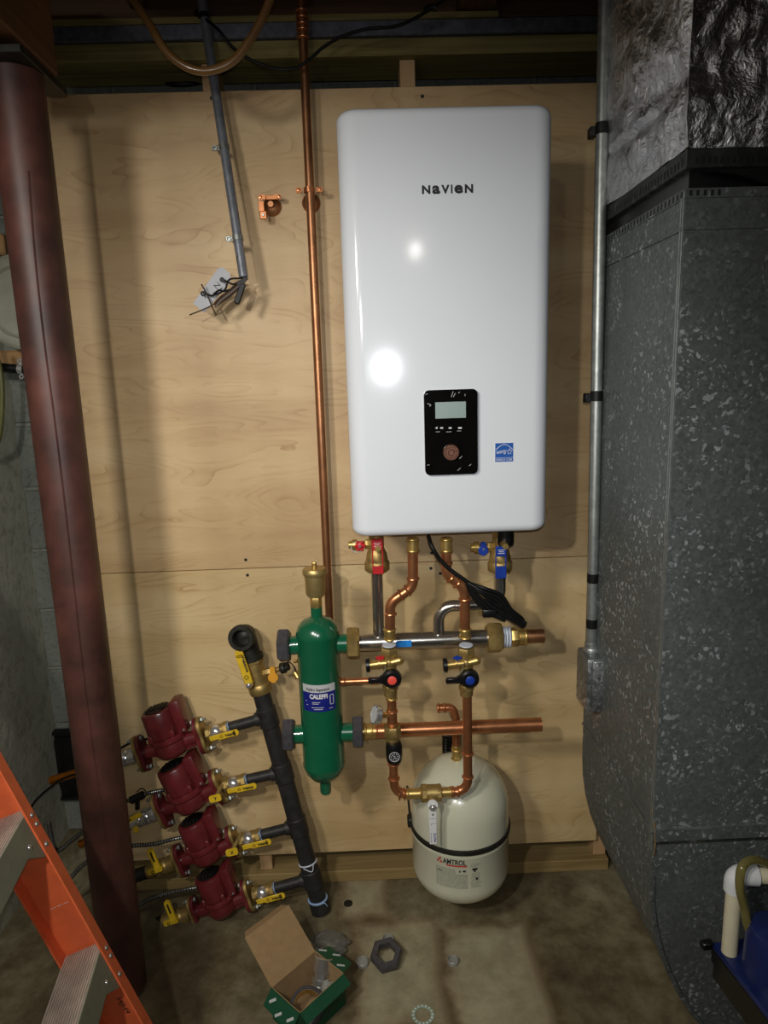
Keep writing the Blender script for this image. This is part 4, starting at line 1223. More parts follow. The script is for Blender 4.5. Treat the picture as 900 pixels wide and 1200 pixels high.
def uv(px, py, w=0):
    p = onplane(px, py, Bp + Nn * w, Nn); q = inv @ p
    return q.x, q.z


RP = .0245
Lp = (Tp - Bp).length
t = thing('iron_header', 'long black iron header pipe leaning on the plywood right of the four pumps', 'pipe')
vtop = uv(300, 795)[1]
part('tube', MB().cyl((0, 0, 0), (0, 0, vtop), RP, 28), M['iron'], t)
branches = []
for i, (px, py) in enumerate(((305, 842), (328, 905), (347, 968), (360, 1030))):
    u, v = uv(px, py)
    branches.append(v)
    part('tee', MB().cyl((0, 0, v - .028), (0, 0, v + .028), RP + .0035, 24).cyl((0, 0, v), (-.036, 0, v), .0195, 20), M['iron'], t)
zc = uv(377, 1054)[1]
part('end_cap', MB().cyl((0, 0, -.004), (0, 0, zc + .004), RP + .004, 24), M['iron'], t)
q = MB().ring(fr((0, 0, zc + .006), (.1, 0, 1)), RP + .002, .003, 28, 6).tube([(.01, -RP - .004, zc + .005), (.025, -RP - .012, zc + .012), (.03, -RP - .010, zc + .0)], .0012, 6, spline=True)
part('thread_tape', q, M['paleb'], t, 'pale blue tape strands')
u, v = uv(362, 1010)
q = MB().ring(fr((0, 0, v), (0, .1, 1)), RP + .001, .0022, 28, 6).tube([(-.01, -RP - .002, v), (.012, -RP - .006, v - .012), (.02, -RP, v + .004)], .0012, 6, spline=True)
part('thread_tape', q, M['ptfe'], t)
# brass ball valve + elbow on top
v1, v2 = uv(305, 808)[1], uv(295, 773)[1]
t.matrix_world = MP
t2 = thing('header_valve', 'large brass ball valve with a long yellow lever near the top of the iron header', 'valve')
q = MB().cyl((0, 0, v1 - .006), (0, 0, v2 + .004), .0275, 24); q.hexa((0, 0, v1 - .01), (0, 0, v1 + .02), .033, 8); q.hexa((0, 0, v2 - .01), (0, 0, v2 + .006), .0315, 8)
q.cyl((-.012, 0, (v1 + v2) / 2 - .012), (-.016, -.038, (v1 + v2) / 2 - .012), .011, 14)
part('body', q, M['brassd'], t2)
q = MB().hexa((-.016, -.036, (v1 + v2) / 2 - .012), (-.017, -.046, (v1 + v2) / 2 - .012), .009).cyl((-.017, -.044, (v1 + v2) / 2 - .012), (-.017, -.05, (v1 + v2) / 2 - .012), .004)
part('stem_nut', q, M['chrome'], t2)
ux0, vz0 = uv(293, 798, .042); ux1, vz1 = uv(290, 764, .042)
q = MB().box((0, 0, 0), (.024, .004, .088), Mx.Translation((-.017, -.041, (v1 + v2) / 2 + .036)) @ Mx.Rotation(-.06, 4, 'Y'), .0018).cyl((-.0135 - .006, -.039, (v1 + v2) / 2 + .080), (-.0135 - .006, -.043, (v1 + v2) / 2 + .080), .0119, 20)
lv = part('lever', q, M['yellow'], t2, 'yellow lever with black lettering')
q = MB(); text(q, 'Webstone', (-.0155, -.0435, (v1 + v2) / 2 + .074), (.06, 0, -1), (1, 0, .06), .048, .009, .0003, None, .04)
q.ring(fr((-.0165, -.0435, (v1 + v2) / 2 + .012), (0, 1, 0)), .0052, .0009, 18, 6)
part('lettering', q, M['ink'], lv, smooth=False)
part('drain_boss', MB().hexa((.02, -.006, (v1 + v2) / 2), (.045, -.010, (v1 + v2) / 2 + .002), .012).cyl((.04, -.01, (v1 + v2) / 2 + .002), (.088, -.016, (v1 + v2) / 2 + .006), .0075), M['brassd'], t2)
q = MB().rrect(.014, .046, .006, .005, fr((.052, -.026, (v1 + v2) / 2 - .002), (0, -1, 0), (1, 0, -.15))).lathe([(0, 0), (.014, 0), (.014, .007), (0, .007)], fr((.050, -.022, (v1 + v2) / 2 - .010), (0, -1, 0)), 18)
part('drain_lever', q, M['yellowo'], t2, 'small orange yellow drain lever')
q = MB().hexa((.074, -.014, (v1 + v2) / 2 + .005), (.088, -.016, (v1 + v2) / 2 + .006), .016, 8).cyl((.086, -.016, (v1 + v2) / 2 + .006), (.098, -.018, (v1 + v2) / 2 + .008), .011)
part('drain_outlet', q, M['castiron'], t2)
vm = (v1 + v2) / 2
q = MB().tube([(.085, -.03, vm + .012), (.094, -.036, vm + .024), (.108, -.036, vm + .022), (.116, -.034, vm + .004), (.115, -.03, vm - .016)], .0016, 8, spline=True)
part('cap_strap', q, M['blackr'], t2)
part('drain_cap', MB().cyl((.112, -.028, vm - .010), (.118, -.034, vm - .026), .0085).cyl((.116, -.02, vm + .018), (.126, -.022, vm + .018), .005), M['brass'], t2)
t2.matrix_world = MP
t3 = thing('iron_elbow', 'dark cast iron elbow at the top of the header, its round mouth facing out', 'elbow')
u3, v3 = uv(287.5, 743.5)
q = MB().cyl((0, 0, v2 + .0), (0, 0, v2 + .014), RP + .009, 24).cyl((0, 0, v2 + .01), (0, 0, v3), RP + .003, 24)
q.ball((0, 0, v3), RP + .004, 20)
d_ = inv.to_3x3() @ V((-.10, -1, .12)); d_.normalize()
q.lathe([(0, 0), (.029, .0), (.029, .022), (.034, .026), (.036, .03), (.036, .043), (.034, .046), (.024, .046), (.0215, .040), (.0215, .01), (0, .01)], fr((0, 0, v3), d_), 32)
part('fitting', q, M['castiron'], t3)
q = MB().cyl(V((0, 0, v3)) + d_ * .011, V((0, 0, v3)) + d_ * .0125, .0205, 20)  # black disc paints the shade inside the elbow's mouth
part('bore', q, M['ink'], t3, 'black disc painting the shade in the open bore')
t3.matrix_world = MP


# pumps
def make_pump():
    t = thing('circulator_pump', 'x', 'pump')
    b = MB().lathe([(0, -.046), (.028, -.046), (.043, -.040), (.050, -.028), (.052, -.012), (.050, .002), (.056, .008), (.056, .018), (.050, .022), (.046, .022), (0, .022)], None, 32)
    b.cyl((-.092, 0, -.012), (.092, 0, -.012), .021, 20)
    b.prism([(-.085, -.018), (-.085, .002), (-.03, .012), (-.03, -.04)], .03, fr((0, .015, 0), (0, -1, 0), (1, 0, 0)))
    b.prism([(.085, -.03), (.085, -.004), (.03, .012), (.03, -.04)], .03, fr((0, .015, 0), (0, -1, 0), (1, 0, 0)) @ Mx.Diagonal((1, 1, 1, 1)))
    part('volute', b, M['pump'], t)
    c = MB().lathe([(.044, .020), (.047, .024), (.049, .030), (.049, .098), (.047, .103), (.040, .106), (0, .106)], Mx.Translation((-.006, 0, 0)), 36)
    for a in range(4):
        an = PI / 4 + a * PI / 2
        c.box((-.006 + .047 * math.cos(an), .047 * math.sin(an), .030), (.016, .016, .026), None, .004)
    mo = part('motor_can', c, M['pump'], t)
    q = MB().lathe([(0, .1065), (.036, .1065), (.038, .1072), (.038, .109), (0, .1095)], Mx.Translation((-.006, 0, 0)), 28)
    for k in range(5): q.box((-.006 - .024 + .012 * k, .004 * (k % 2), .111), (.005, .046, .004), None, .001)
    part('end_grille', q, M['black'], mo, 'black end grille')
    sh = MB().box((.056, .004, .070), (.032, .066, .100), None, .007, 2)
    part('wiring_box', sh, M['pump'], t)
    sc_ = MB().lathe([(0, 0), (.004, 0), (.003, .002), (0, .0025)], fr((.062, -.030, .030), (0, -1, 0)), 12)
    part('cover_screw', sc_, M['chrome'], t)
    for s_ in (-1, 1):
        o = [(.0, .049)]
        poly = []
        for i in range(36):
            a = 2 * PI * i / 36
            rr = .027 + .030 * abs(math.sin(a)) ** 2.2
            poly.append((rr * math.cos(a), rr * math.sin(a)))
        part('flange', MB().prism(poly, .011, fr((s_ * .090 - .0055, 0, -.012), (1, 0, 0), (0, -1, 0))), M['pump'], t)
        part('counter_flange', MB().prism(poly, .009, fr((s_ * .1015 - .0045, 0, -.012), (1, 0, 0), (0, -1, 0))), M['brassd'], t, 'dull brass counter flange')
        for zz_ in (-.0585, .0345):
            q = MB().cyl((s_ * .078, -.002, zz_), (s_ * .125, -.002, zz_), .0035, 10); q.hexa((s_ * .077, -.002, zz_), (s_ * .0835, -.002, zz_), .0085); q.hexa((s_ * .107, -.002, zz_), (s_ * .115, -.002, zz_), .0085)
            part('flange_bolt', q, M['zinc'], t)
    return t


fl_px = [((165, 883), (237.5, 861)), ((189, 950), (258, 921)), ((210, 1009), (275.5, 986)), ((228, 1069), (292, 1049))]
pump0 = make_pump()
plabels = ['topmost of the four burgundy circulator pumps by the red post', 'second burgundy circulator pump from the top of the slanting row of four',
           'third burgundy circulator pump from the top, just above the lowest one', 'lowest burgundy circulator pump, near the floor beside the cardboard box']
pumps = []
for i, (a, b) in enumerate(fl_px):
    ua, va = uv(*a); ub, vb = uv(*b)
    ang = math.atan2(vb - va, ub - ua)
    Ml = MP @ Mx.Translation(((ua + ub) / 2, 0, (va + vb) / 2)) @ Mx.Rotation(-ang, 4, 'Y') @ Mx.Diagonal(((V((ub - ua, 0, vb - va)).length) / .197,) * 3 + (1,)) @ Mx.Translation((0, 0, .012))
    if i == 0:
        pump0.matrix_world = Ml; pump0['label'] = plabels[0]; pump0['group'] = 'circulator pumps in the slanting row'
    else: tree(pump0, Ml, plabels[i], 'circulator pumps in the slanting row')
    pumps.append((ua, va, ub, vb))


# right-hand isolation valves with yellow levers and iron branch pipes
def make_right_valve():
    t = thing('isolation_valve', 'x', 'valve')
    q = MB().hexa((0, 0, 0), (.014, 0, 0), .021, 8).cyl((.012, 0, 0), (.058, 0, 0), .0185, 18).hexa((.052, 0, 0), (.066, 0, 0), .021, 8)
    part('body', q, M['brassd'], t)
    part('ball_housing', MB().ball((.030, -.006, 0), .0205, 16, (1, .95, 1)).cyl((.03, -.015, 0), (.03, -.034, 0), .008, 12), M['chrome'], t, 'shiny plated ball housing')
    lv = part('lever', MB().box((.066, -.034, -.006), (.052, .004, .018), Mx.Translation((0, 0, 0)), .0018).cyl((.091, -.032, -.006), (.091, -.036, -.006), .0089, 18).box((.030, -.035, -.004), (.028, .003, .014), None, .001), M['yellow'], t, 'yellow lever')
    tx = MB(); text(tx, 'Webstone', (.060, -.0362, -.0095), (1, 0, 0), (0, 0, 1), .031, .008, .0003, None, .05)
    tx.ring(fr((.050, -.0362, -.006), (0, 1, 0)), .0035, .0008, 14, 6)
    part('lettering', tx, M['ink'], lv, smooth=False)
    part('thread_tape', MB().ring(fr((.068, 0, 0), (1, 0, .1)), .0158, .0018, 20, 6).tube([(.068, -.018, 0), (.072, -.024, .012), (.066, -.02, .02)], .0014, 6, spline=True), M['paleb'], t, 'pale blue tape')
    return t


rv0 = make_right_valve()
rv_l = ['isolation valve with yellow lever right of the topmost burgundy pump', 'isolation valve with yellow lever right of the second pump from the top',
        'isolation valve with yellow lever right of the third pump from the top', 'isolation valve with yellow lever right of the lowest pump']
br_l = ['black iron branch pipe from the topmost pump valve to the header', 'black iron branch pipe from the second pump valve to the header',
        'black iron branch pipe from the third pump valve to the header', 'black iron branch pipe from the lowest pump valve to the header']
rv_o = []
for i, (ua, va, ub, vb) in enumerate(pumps):
    vbv = branches[i]
    ub2 = ub + .012
    ang = math.atan2(vbv - vb, 0 - ub2)
    Ml = MP @ Mx.Translation((ub2, 0, vb)) @ Mx.Rotation(-ang, 4, 'Y')
    if i == 0: rv0.matrix_world = Ml; rv0['label'] = rv_l[0]; rv0['group'] = 'yellow-lever valves right of the pumps'
    else: tree(rv0, Ml, rv_l[i], 'yellow-lever valves right of the pumps')
    L_ = V((0 - ub2, 0, vbv - vb)).length
    single('branch_pipe', MB().cyl(Ml @ V((.064, 0, 0)), Ml @ V((L_ - .034, 0, 0)), .0152, 20), M['iron'], br_l[i], 'pipe', 'iron branch pipes to the header')
# small yellow drain levers hanging at pumps two and three
for i, (px, py, lb) in enumerate(((252.5, 935, 'small yellow lever tab beside the second pump from the top'), (272, 998, 'small yellow lever tab beside the third pump from the top'))):
    u_, v_ = uv(px, py, .05)
    t = thing('drain_lever', lb, 'lever', group='small yellow tabs at the pump flanges')
    part('tab', MB().rrect(.034, .020, .006, .004, fr((u_, -.050, v_), (0, -1, 0), (1, 0, 0))), M['yellow'], t)
    part('stem', MB().cyl((u_, -.048, v_), (u_ + .02, -.004, v_ + .02), .006, 12), M['brassd'], t)
    q = MB(); text(q, 'Y' if i == 0 else 'X', (u_ - .004, -.0542, v_ - .005), (1, 0, 0), (0, 0, 1), .009, .010, .0002, None, .05)
    part('mark', q, M['ink'], t, smooth=False)
    t.matrix_world = MP


# left-hand check valves, handles and copper tails
def left_valve(i, kind, label, tail):
    ua, va, ub, vb = pumps[i]
    ang = math.atan2(vb - va, ub - ua)
    Ml = MP @ Mx.Translation((ua - .012, 0, va)) @ Mx.Rotation(-ang, 4, 'Y')
    t = thing('flange_valve', label, 'valve', group='valves left of the pumps')
    q = MB().cyl((0, 0, 0), (-.02, 0, 0), .024, 20).ball((-.034, 0, 0), .0235, 16).cyl((-.05, 0, 0), (-.085, 0, 0), .0205, 18).hexa((-.045, 0, 0), (-.055, 0, 0), .024, 8)
    part('body', q, M['chrome' if i < 2 else 'brassd'], t)
    if kind == 'flat': q = MB().rrect(.046, .014, .006, .005, fr((-.045, -.036, .026), (0, -1, 0), (1, 0, .1))).box((-.062, -.03, -.012), (.016, .006, .018), None, .002)
    elif kind == 'up': q = MB().rrect(.018, .066, .008, .006, fr((-.032, -.036, .05), (0, -1, 0), (1, 0, 0))).rrect(.044, .016, .006, .006, fr((-.045, -.030, .014), (0, -1, 0), (1, 0, 0))).cyl((-.035, -.01, .01), (-.035, -.034, .016), .008, 12)
    else: q = MB().rrect(.012, .014, .004, .005, fr((-.045, -.03, .024), (0, -1, 0), (1, 0, 0)))
    lv = part('lever', q, M['yellow'], t, 'yellow lever')
    if kind != 'tiny':
        q = MB(); 
        if kind == 'up': q.box((-.032, -.0425, .058), (.005, .0006, .03)).ring(fr((-.052, -.0365, .012), (0, 1, 0)), .004, .001, 12, 6)
        else: q.ring(fr((-.058, -.0415, .026), (0, 1, 0)), .003, .001, 12, 6)
        part('lever_mark', q, M['ink'], lv)
    part('nipple', MB().cyl((-.08, 0, 0), (-.15, 0, 0), .0185, 18), M['castiron'], t, 'dark nipple')
    part('copper_tail', MB().pipe((-.148, 0, 0), (-tail, 0, 0), .0115), M['coppero'], t, 'bright copper tail')
    t.matrix_world = Ml


uL = lambda px, py, i: pumps[i][0] - uv(px, py)[0]
left_valve(0, 'tiny', 'plated valve left of the topmost pump, next to the red post', uL(66, 915, 0) / .985)
left_valve(1, 'flat', 'plated valve with a flat yellow lever left of the second pump from the top', uL(96, 979, 1) / .985)
left_valve(2, 'up', 'valve with an upright yellow lever left of the third pump from the top', .19)
left_valve(3, 'up', 'valve with an upright yellow lever left of the lowest pump', .19)

# armoured cable whips
def cable(pts, label, r=.0052, armour=True):
    P_ = [V(p) for p in pts]
    m = MB().tube(P_, r, 10, spline=True)
    t = thing('armoured_cable', label, 'cable', P_[-1], 'pump cables')
    part('sheath', m, M['mcable'] if armour else M['blackr'], t)
    if armour:
        q = MB(); acc = 0
        # helical ridges as small rings along the run
        mm = MB(); mm.tube(P_, r, 3, spline=True)
        cen = [(mm.v[k] + mm.v[k + 1] + mm.v[k + 2]) / 3 for k in range(0, len(mm.v) - 2, 3)]
        for a, b in zip(cen, cen[1:]):
            n_ = max(1, int((b - a).length / .006))
            for j in range(n_):
                q.ring(fr(a.lerp(b, j / n_), b - a), r + .0002, .0012, 10, 4)
        part('armour_ridges', q, M['blackr'], t, kind='stuff')
    return t


D = lambda px, py, w=.01: onplane(px, py, Bp + Nn * w, Nn)
cable([D(207, 922, -.01), D(190, 926, -.01), D(172, 930, 0), D(150, 938, 0), D(120, 955), D(100, 972), D(85, 984), D(70, 996), D(64, 994), D(60, 980), D(57, 963)], 'armoured cable from the second pump passing behind the red post, its end turned up')
cable([D(226, 979, -.01), D(205, 983), D(180, 989), D(156, 991), D(130, 995), D(105, 1008), D(86, 1025), D(70, 1050)], 'armoured cable from the third pump passing behind the red post')
cable([D(244, 1037, -.01), D(225, 1041), D(200, 1046), D(180, 1052), D(162, 1061), D(145, 1072), D(130, 1085)], 'armoured cable from the lowest pump passing behind the red post')
cable([D(196, 860, -.02), D(186, 862, -.01), D(172, 866, -.02), D(150, 872, -.02), D(125, 888, -.02), D(100, 903, .02), D(75, 912, .02), D(56, 925, .02), D(42, 938, .02), D(34, 950, .02)], 'thin dark cable from the topmost pump passing behind the red post', .0032, False)
t = thing('cable_connector', 'black cable connector with a small wire loop at the red post', 'connector', D(160, 934))
part('body', MB().cyl(D(153, 938), D(168, 931), .011, 12).cyl(D(161, 940), D(161, 948), .007, 10), M['black'], t)
part('loop', MB().tube([D(160, 928, .02), D(166, 924, .022), D(171, 928, .022), D(169, 935, .02), D(163, 938, .018)], .0014, 8, spline=True), M['blackr'], t)

# ------------------------------------------------------------------ galvanised duct
DX, DY0, DY1 = .5, -.747, -.335
ZD = 1.795
prof = [(DX, ZD), (DX, .60)]
for i in range(1, 17):
    a = math.radians(85 * i / 16); prof.append((DX + .62 * (1 - math.cos(a)), .60 - .585 * math.sin(a)))
prof += [(1.25, .015), (1.25, .45), (1.12, .50), (1.05, .62), (1.05, ZD)]
t = thing('metal_duct', 'tall galvanised sheet metal duct curving away at its foot, right of the plywood', 'duct', (.78, -.54, 0))
Md = Mx(((1, 0, 0, 0), (0, 0, -1, DY1), (0, 1, 0, 0), (0, 0, 0, 1)))
part('shell', MB().prism(prof, DY1 - DY0, Md), M['galv'], t, ang=30)
q = MB()
q.box((DX - .0012, DY0 + .010, 1.22), (.0024, .003, 1.14)); q.box((DX - .0012, DY0 + .002, 1.22), (.0024, .003, 1.14))
part('corner_seam', q, M['zinc'], t, smooth=False)
zb0 = at(820, 968, y=DY0).z; zb1 = at(820, 952, y=DY0).z
zb0, zb1 = .672, .700
q = MB().span((DX, DY0 - .006, zb0), (1.05, DY0 + .001, zb1), .0015)
part('slip_cleat', q, M['galv'], t, smooth=False)
part('cleat_edge', MB().span((DX, DY0 - .0075, zb1 - .003), (1.05, DY0 - .005, zb1 + .0005)), M['zinc'], t, smooth=False)
part('cleat_shade', MB().span((DX, DY0 - .0042, zb0 - .005), (1.05, DY0 - .0001, zb0 - .0005)), M['collar'], t, smooth=False)  # thin dark strip paints the crevice shade below the cleat
part('side_cleat', MB().box((DX - .0015, (DY0 + DY1) / 2, .687), (.003, DY1 - DY0 + .002, .004)), M['boxz'], t, smooth=False)
qa = MB()
hp = prof[1:18]
for (x0, z0), (x1, z1) in zip(hp, hp[1:]):
    for yy in (DY0, ):
        v_ = V((x1 - x0, 0, z1 - z0)); c_ = V(((x0 + x1) / 2, yy - .002, (z0 + z1) / 2)); 
        qa.box((0, 0, 0), (.008, .004, v_.length + .001), fr(c_, v_, (0, 0, 1) if abs(v_.z) < .01 else (1, 0, 0)))
part('heel_seam', qa, M['galv'], t, smooth=False)
part('top_cleat', MB().span((DX - .003, DY0 - .003, 1.735), (1.05, DY1, 1.739)).span((DX - .002, DY0 - .002, ZD - .014), (1.05, DY1, ZD)), M['galv'], t, smooth=False)
part('tar_streak', MB().tube([(DX - .001, DY0 + .012, .735), (DX + .001, DY0 - .002, .70), (DX + .002, DY0 - .005, .665), (DX + .001, DY0 - .004, .645)], .0018, 6, spline=True), M['sealant'], t, 'brown sealant streak')
# flexible connector with stitched edge
t = thing('flexible_connector', 'black canvas connector between the galvanised duct and the foil wrap above', 'connector', (.78, -.54, ZD))
part('canvas', MB().span((DX + .008, DY0 + .010, ZD), (1.05, DY1, 1.825)), M['canvas'], t, smooth=False)
part('band', MB().span((DX - .004, DY0 - .004, 1.823), (1.05, DY1, 1.85), .001), M['collar'], t, smooth=False)
part('upper_band', MB().span((DX + .004, DY0 + .002, 1.85), (1.05, DY1, 1.895), .001), M['collar'], t, smooth=False)
q = MB()
vs = []; fs = []
n = 24
for i in range(n + 1):
    f = i / n; x = DX + .01 + f * .54
    sag = .034 * min(1, (f / .28)) * (1 - .35 * max(0, f - .28)); bul = .03 * math.sin(min(1, f / .3) * PI / 2)
    for k in range(9):
        a = k / 8
        vs.append((x, DY0 - .004 - bul * math.sin(a * PI) , 1.822 - sag * a * 1.0 - .004 * math.sin(a * PI)))
for i in range(n):
    for k in range(8): fs.append([i * 9 + k, i * 9 + k + 1, (i + 1) * 9 + k + 1, (i + 1) * 9 + k])
q.add(vs, fs)
fold = part('fold', q, M['canvas'], t, 'sagging black fold')
q = MB()
for i in range(14): q.box((DX + .012 + i * .0095, DY0 - .0045, 1.8335), (.0035, .001, .008))
for i in range(30): q.box((DX - .0045, DY0 + .01 + i * .0125, 1.8335), (.001, .004, .010))
for i in range(26): q.box((DX - .0025, DY0 + .01 + i * .0145, 1.788), (.001, .004, .009))
for i in range(5): q.box((DX + .006 + i * .011, DY0 - .0028, 1.788), (.004, .001, .008))
part('stitch_slots', q, M['ink'], t, smooth=False, kind='stuff')

# foil wrapped insulation
q = MB(); vs = []; fs = []
nx, nz = 150, 90
L1 = .385; L2 = .764; tot = L1 + L2
for j in range(nz + 1):
    z = 1.852 + j / nz * .76
    for i in range(nx + 1):
        s_ = i / nx * (L1 + .42) if i < nx else tot
        if s_ < L1: p = V((.490, -.38 - s_, z)); nn = V((-1, 0, 0))
        else: p = V((.486 + s_ - L1, -.765, z)); nn = V((0, -1, 0))
        c = max(0, 1 - abs(s_ - L1) / .05)
        nn = (nn * (1 - .5 * c) + V((-1, -1, 0)).normalized() * .5 * c).normalized()
        # creases radiating from the corner knot plus fine crumple
        dz = z - 1.95; ds = s_ - L1
        ang = math.atan2(dz, ds); rad = math.hypot(dz, ds)
        h = .018 * noise.noise(V((ang * 3.5, rad * 2, 3))) * min(1, rad * 6) + .014 * abs(noise.noise(V((s_ * 14, z * 11, 1)))) + .008 * abs(noise.noise(V((s_ * 38, z * 33, 7)))) * max(.25, 1 - rad * 2.2)
        h += -.018 * math.exp(-((dz - .01) / .03) ** 2) + .02 * math.exp(-((z - 2.08) / .10) ** 2) * c
        lowin = max(0, 1 - (z - 1.852) / .06)
        h = h * (1 - .6 * lowin) - .008 * lowin - (.012 * (1 if s_ > L1 else 0)) * lowin
        h *= min(1, s_ / .12 + .15)
        vs.append(p + nn * h)
for j in range(nz):
    for i in range(nx): a = j * (nx + 1) + i; fs.append([a, a + 1, a + nx + 2, a + nx + 1])
q.add(vs, fs)
single('foil_wrap', q, M['foil'], 'crumpled silver foil insulation wrapped round the duct at the top right', 'insulation', ang=70)

# conduit with junction box on the duct side
t0_, t1_ = at(707, 2, x=.487), at(694, 752, x=.487)
yc = -.405
cx_ = .487
ct = at(708.5, 0, y=yc); cb_ = at(693, 762, y=yc)
t = thing('steel_conduit', 'straight vertical steel conduit beside the galvanised duct', 'conduit', cb_)
dd = (ct - cb_).normalized()
part('tube', MB().cyl(cb_, ct + dd * .3, .0118, 24), M['zinc'], t)
for py in (151, 464, 677, 730):
    k = (at(700, py, y=yc).z - cb_.z) / dd.z; p = cb_ + dd * k
    part('tape', MB().cyl(p - dd * .011, p + dd * .011, .0126, 20), M['blackr'], t, 'band of black tape')
    if py < 600: part('clip', MB().box(p + V((-.016, .01, -.004)), (.014, .02, .02), None, .002), M['black'], t, 'black clip')
c_ = at(699, 795, y=yc)
q0, q1 = at(683, 767, y=yc - .02), at(718, 827, y=yc - .02)
t = thing('junction_box', 'galvanised junction box at the foot of the straight vertical conduit', 'junction box', ((q0.x + q1.x) / 2, yc, q1.z))
bx0 = at(691, 800, y=-.455).x; bx1 = at(717.5, 800, y=-.455).x
part('box', MB().box(((q0.x + bx1) / 2, -.415, (q0.z + q1.z) / 2), (bx1 - q0.x - .002, .078, q0.z - q1.z), None, .007, 2), M['boxz'], t)
part('cover', MB().box(((bx1 + q0.x) / 2 + .003, -.457, (q0.z + q1.z) / 2 + .001), (bx1 - q0.x - .016, .006, q0.z - q1.z - .006), None, .004, 2), M['boxz'], t)
part('connector', MB().hexa(cb_ - dd * .008, cb_ + dd * .008, .0175, 8).cyl(cb_, cb_ + dd * .02, .015), M['zinc'], t)
part('knockout_plug', MB().cyl((cb_.x + .004, yc, q1.z - .006), (cb_.x + .004, yc, q1.z + .002), .012), M['boxz'], t)

# ------------------------------------------------------------------ condensate pump on the duct front
YZ = -.80
t = thing('condensate_pump', 'blue and black condensate pump hung on the duct at lower right', 'pump', at(880, 1165, y=YZ - .1))
zp = .487
A0 = at(836, 1108, z=zp); A1 = at(882, 1168, z=zp)
du_ = (A1 - A0).normalized(); dn = V((-du_.y, du_.x, 0))
if dn.x < 0: dn = -dn
wd, hh_ = .13, .062
LL = .25
Mq = Mx((dn, du_, V((0, 0, 1)))).transposed().to_4x4(); Mq.translation = A0
L1_ = (A1 - A0).length
part('reservoir', MB().box((wd / 2, LL / 2 - 0, -hh_ / 2 - .006), (wd, LL, hh_), Mq, .004), M['black'], t)
part('cover', MB().box((wd / 2, LL / 2, 0), (wd + .006, LL + .006, .010), Mq, .003), M['navy'], t, 'dark blue cover')
part('motor_housing', MB().lathe([(0, .10), (.035, .10), (.045, .094), (.050, .08), (.052, .0), (0, .0)], Mx.Translation(at(908, 1146, z=.49)), 28), M['navy'], t, 'round dark blue motor housing')
part('hanger_tab', MB().box((-.01, -.004, .0), (.022, .014, .014), Mq, .002), M['black'], t)
part('brace', MB().box((.03, -.006, -.03), (.05, .012, .03), Mq, .002), M['black'], t)
for (u_, v_) in ((.052, .062), (.056, .115)):
    part('port_ring', MB().ring(Mq @ Mx.Translation((u_, v_, .006)), .013, .004).lathe([(0, .0), (.011, 0), (.011, .004), (0, .004)], Mq @ Mx.Translation((u_, v_, .004)), 16), M['black'], t)
part('check_valve', MB().cyl(Mq @ V((.052, .062, .006)), Mq @ V((.052, .060, .030)), .010, 16), M['black'], t)
pb0 = at(854.5, 1116, z=.492)
zt2 = at(850, 1025, y=pb0.y).z
t = thing('pvc_drain_pipe', 'cream plastic drain pipe with a white elbow above the condensate pump', 'pipe', pb0)
xx_ = pb0.x
part('riser', MB().cyl(pb0, (xx_, pb0.y, zt2 - .01), .0134, 20), M['pvc'], t)
e2 = V((xx_ + .30, pb0.y - .03, zt2 - .012))
dr = (e2 - V((xx_, pb0.y, zt2))).normalized()
part('elbow', MB().tube([(xx_, pb0.y, zt2 - .032), (xx_, pb0.y, zt2), V((xx_, pb0.y, zt2)) + dr * .036], .0175, 20, .014, 8), M['pvcw'], t, 'white elbow')
part('run', MB().cyl(V((xx_, pb0.y, zt2)) + dr * .03, e2, .0134, 20), M['pvc'], t)
q0 = Mq @ V((.052, .060, .030))
yt = q0.y
single('clear_tubing', MB().tube([q0 - V((0, 0, .012)), at(878, 1090, y=yt), at(872, 1063, y=yt + .005), at(867, 1040, y=yt + .005), at(869, 1018, y=yt + .01), at(880, 1008, y=yt + .02), at(898, 1012, y=yt + .03), at(925, 1030, y=yt + .04)], .0075, 14, spline=True), M['tubey'],
       'clear amber tubing looping over the cream drain pipe', 'tubing')

# ------------------------------------------------------------------ orange step ladder
La = V((-.566, -.682, .453)); Lb = V((-.665, -.696, .758))
Lu = (Lb - La).normalized()
Le = V((.14, -.99, 0)).normalized(); Le = (Le - Lu * Le.dot(Lu)).normalized()
Ln = Lu.cross(Le); Ln = Ln if Ln.x > 0 else -Ln          # toward the climbing side (+x)
foot = La - Lu * (La.z / Lu.z)
t = thing('step_ladder', 'orange fibreglass step ladder with aluminium steps at lower left', 'ladder', (foot.x, foot.y, 0))
ML = Mx((Ln, Le, Lu)).transposed().to_4x4(); ML.translation = La
Z0, Z1 = -La.z / Lu.z + .012, 1.5
WIDTH = .42
for s_, e0 in ((1, 0.0), (-1, WIDTH)):
    q = MB()
    web = .080; flg = .030; th = .004
    q.box((-web / 2 + .012, e0 - .002 * s_, (Z0 + Z1) / 2), (web, th, Z1 - Z0), ML, .0008)
    q.box((.012, e0 + s_ * flg / 2, (Z0 + Z1) / 2), (th, flg, Z1 - Z0), ML, .0012)
    q.box((-web + .012, e0 + s_ * flg / 2, (Z0 + Z1) / 2), (th, flg, Z1 - Z0), ML, .0012)
    rl = part('rail', q, M['orange'], t, 'orange channel rail', smooth=False)
    for k in range(-1, 4):
        for (u_, v_) in ((.0, -.012), (.0, -.032), (.0, -.075)):
            part('rivet', MB().lathe([(0, 0), (.0052, 0), (.004, .0022), (0, .003)], ML @ fr((.014, e0 + s_ * (.012 if v_ != -.075 else .016), k * .321 + v_), (1, 0, 0)), 12), M['zinc'], rl)
    part('foot', MB().box((-.028, e0 + s_ * .012, Z0 + .012), (.094, .036, .035), ML, .004), M['blackr'], t, 'black rubber foot')
stepmesh = None
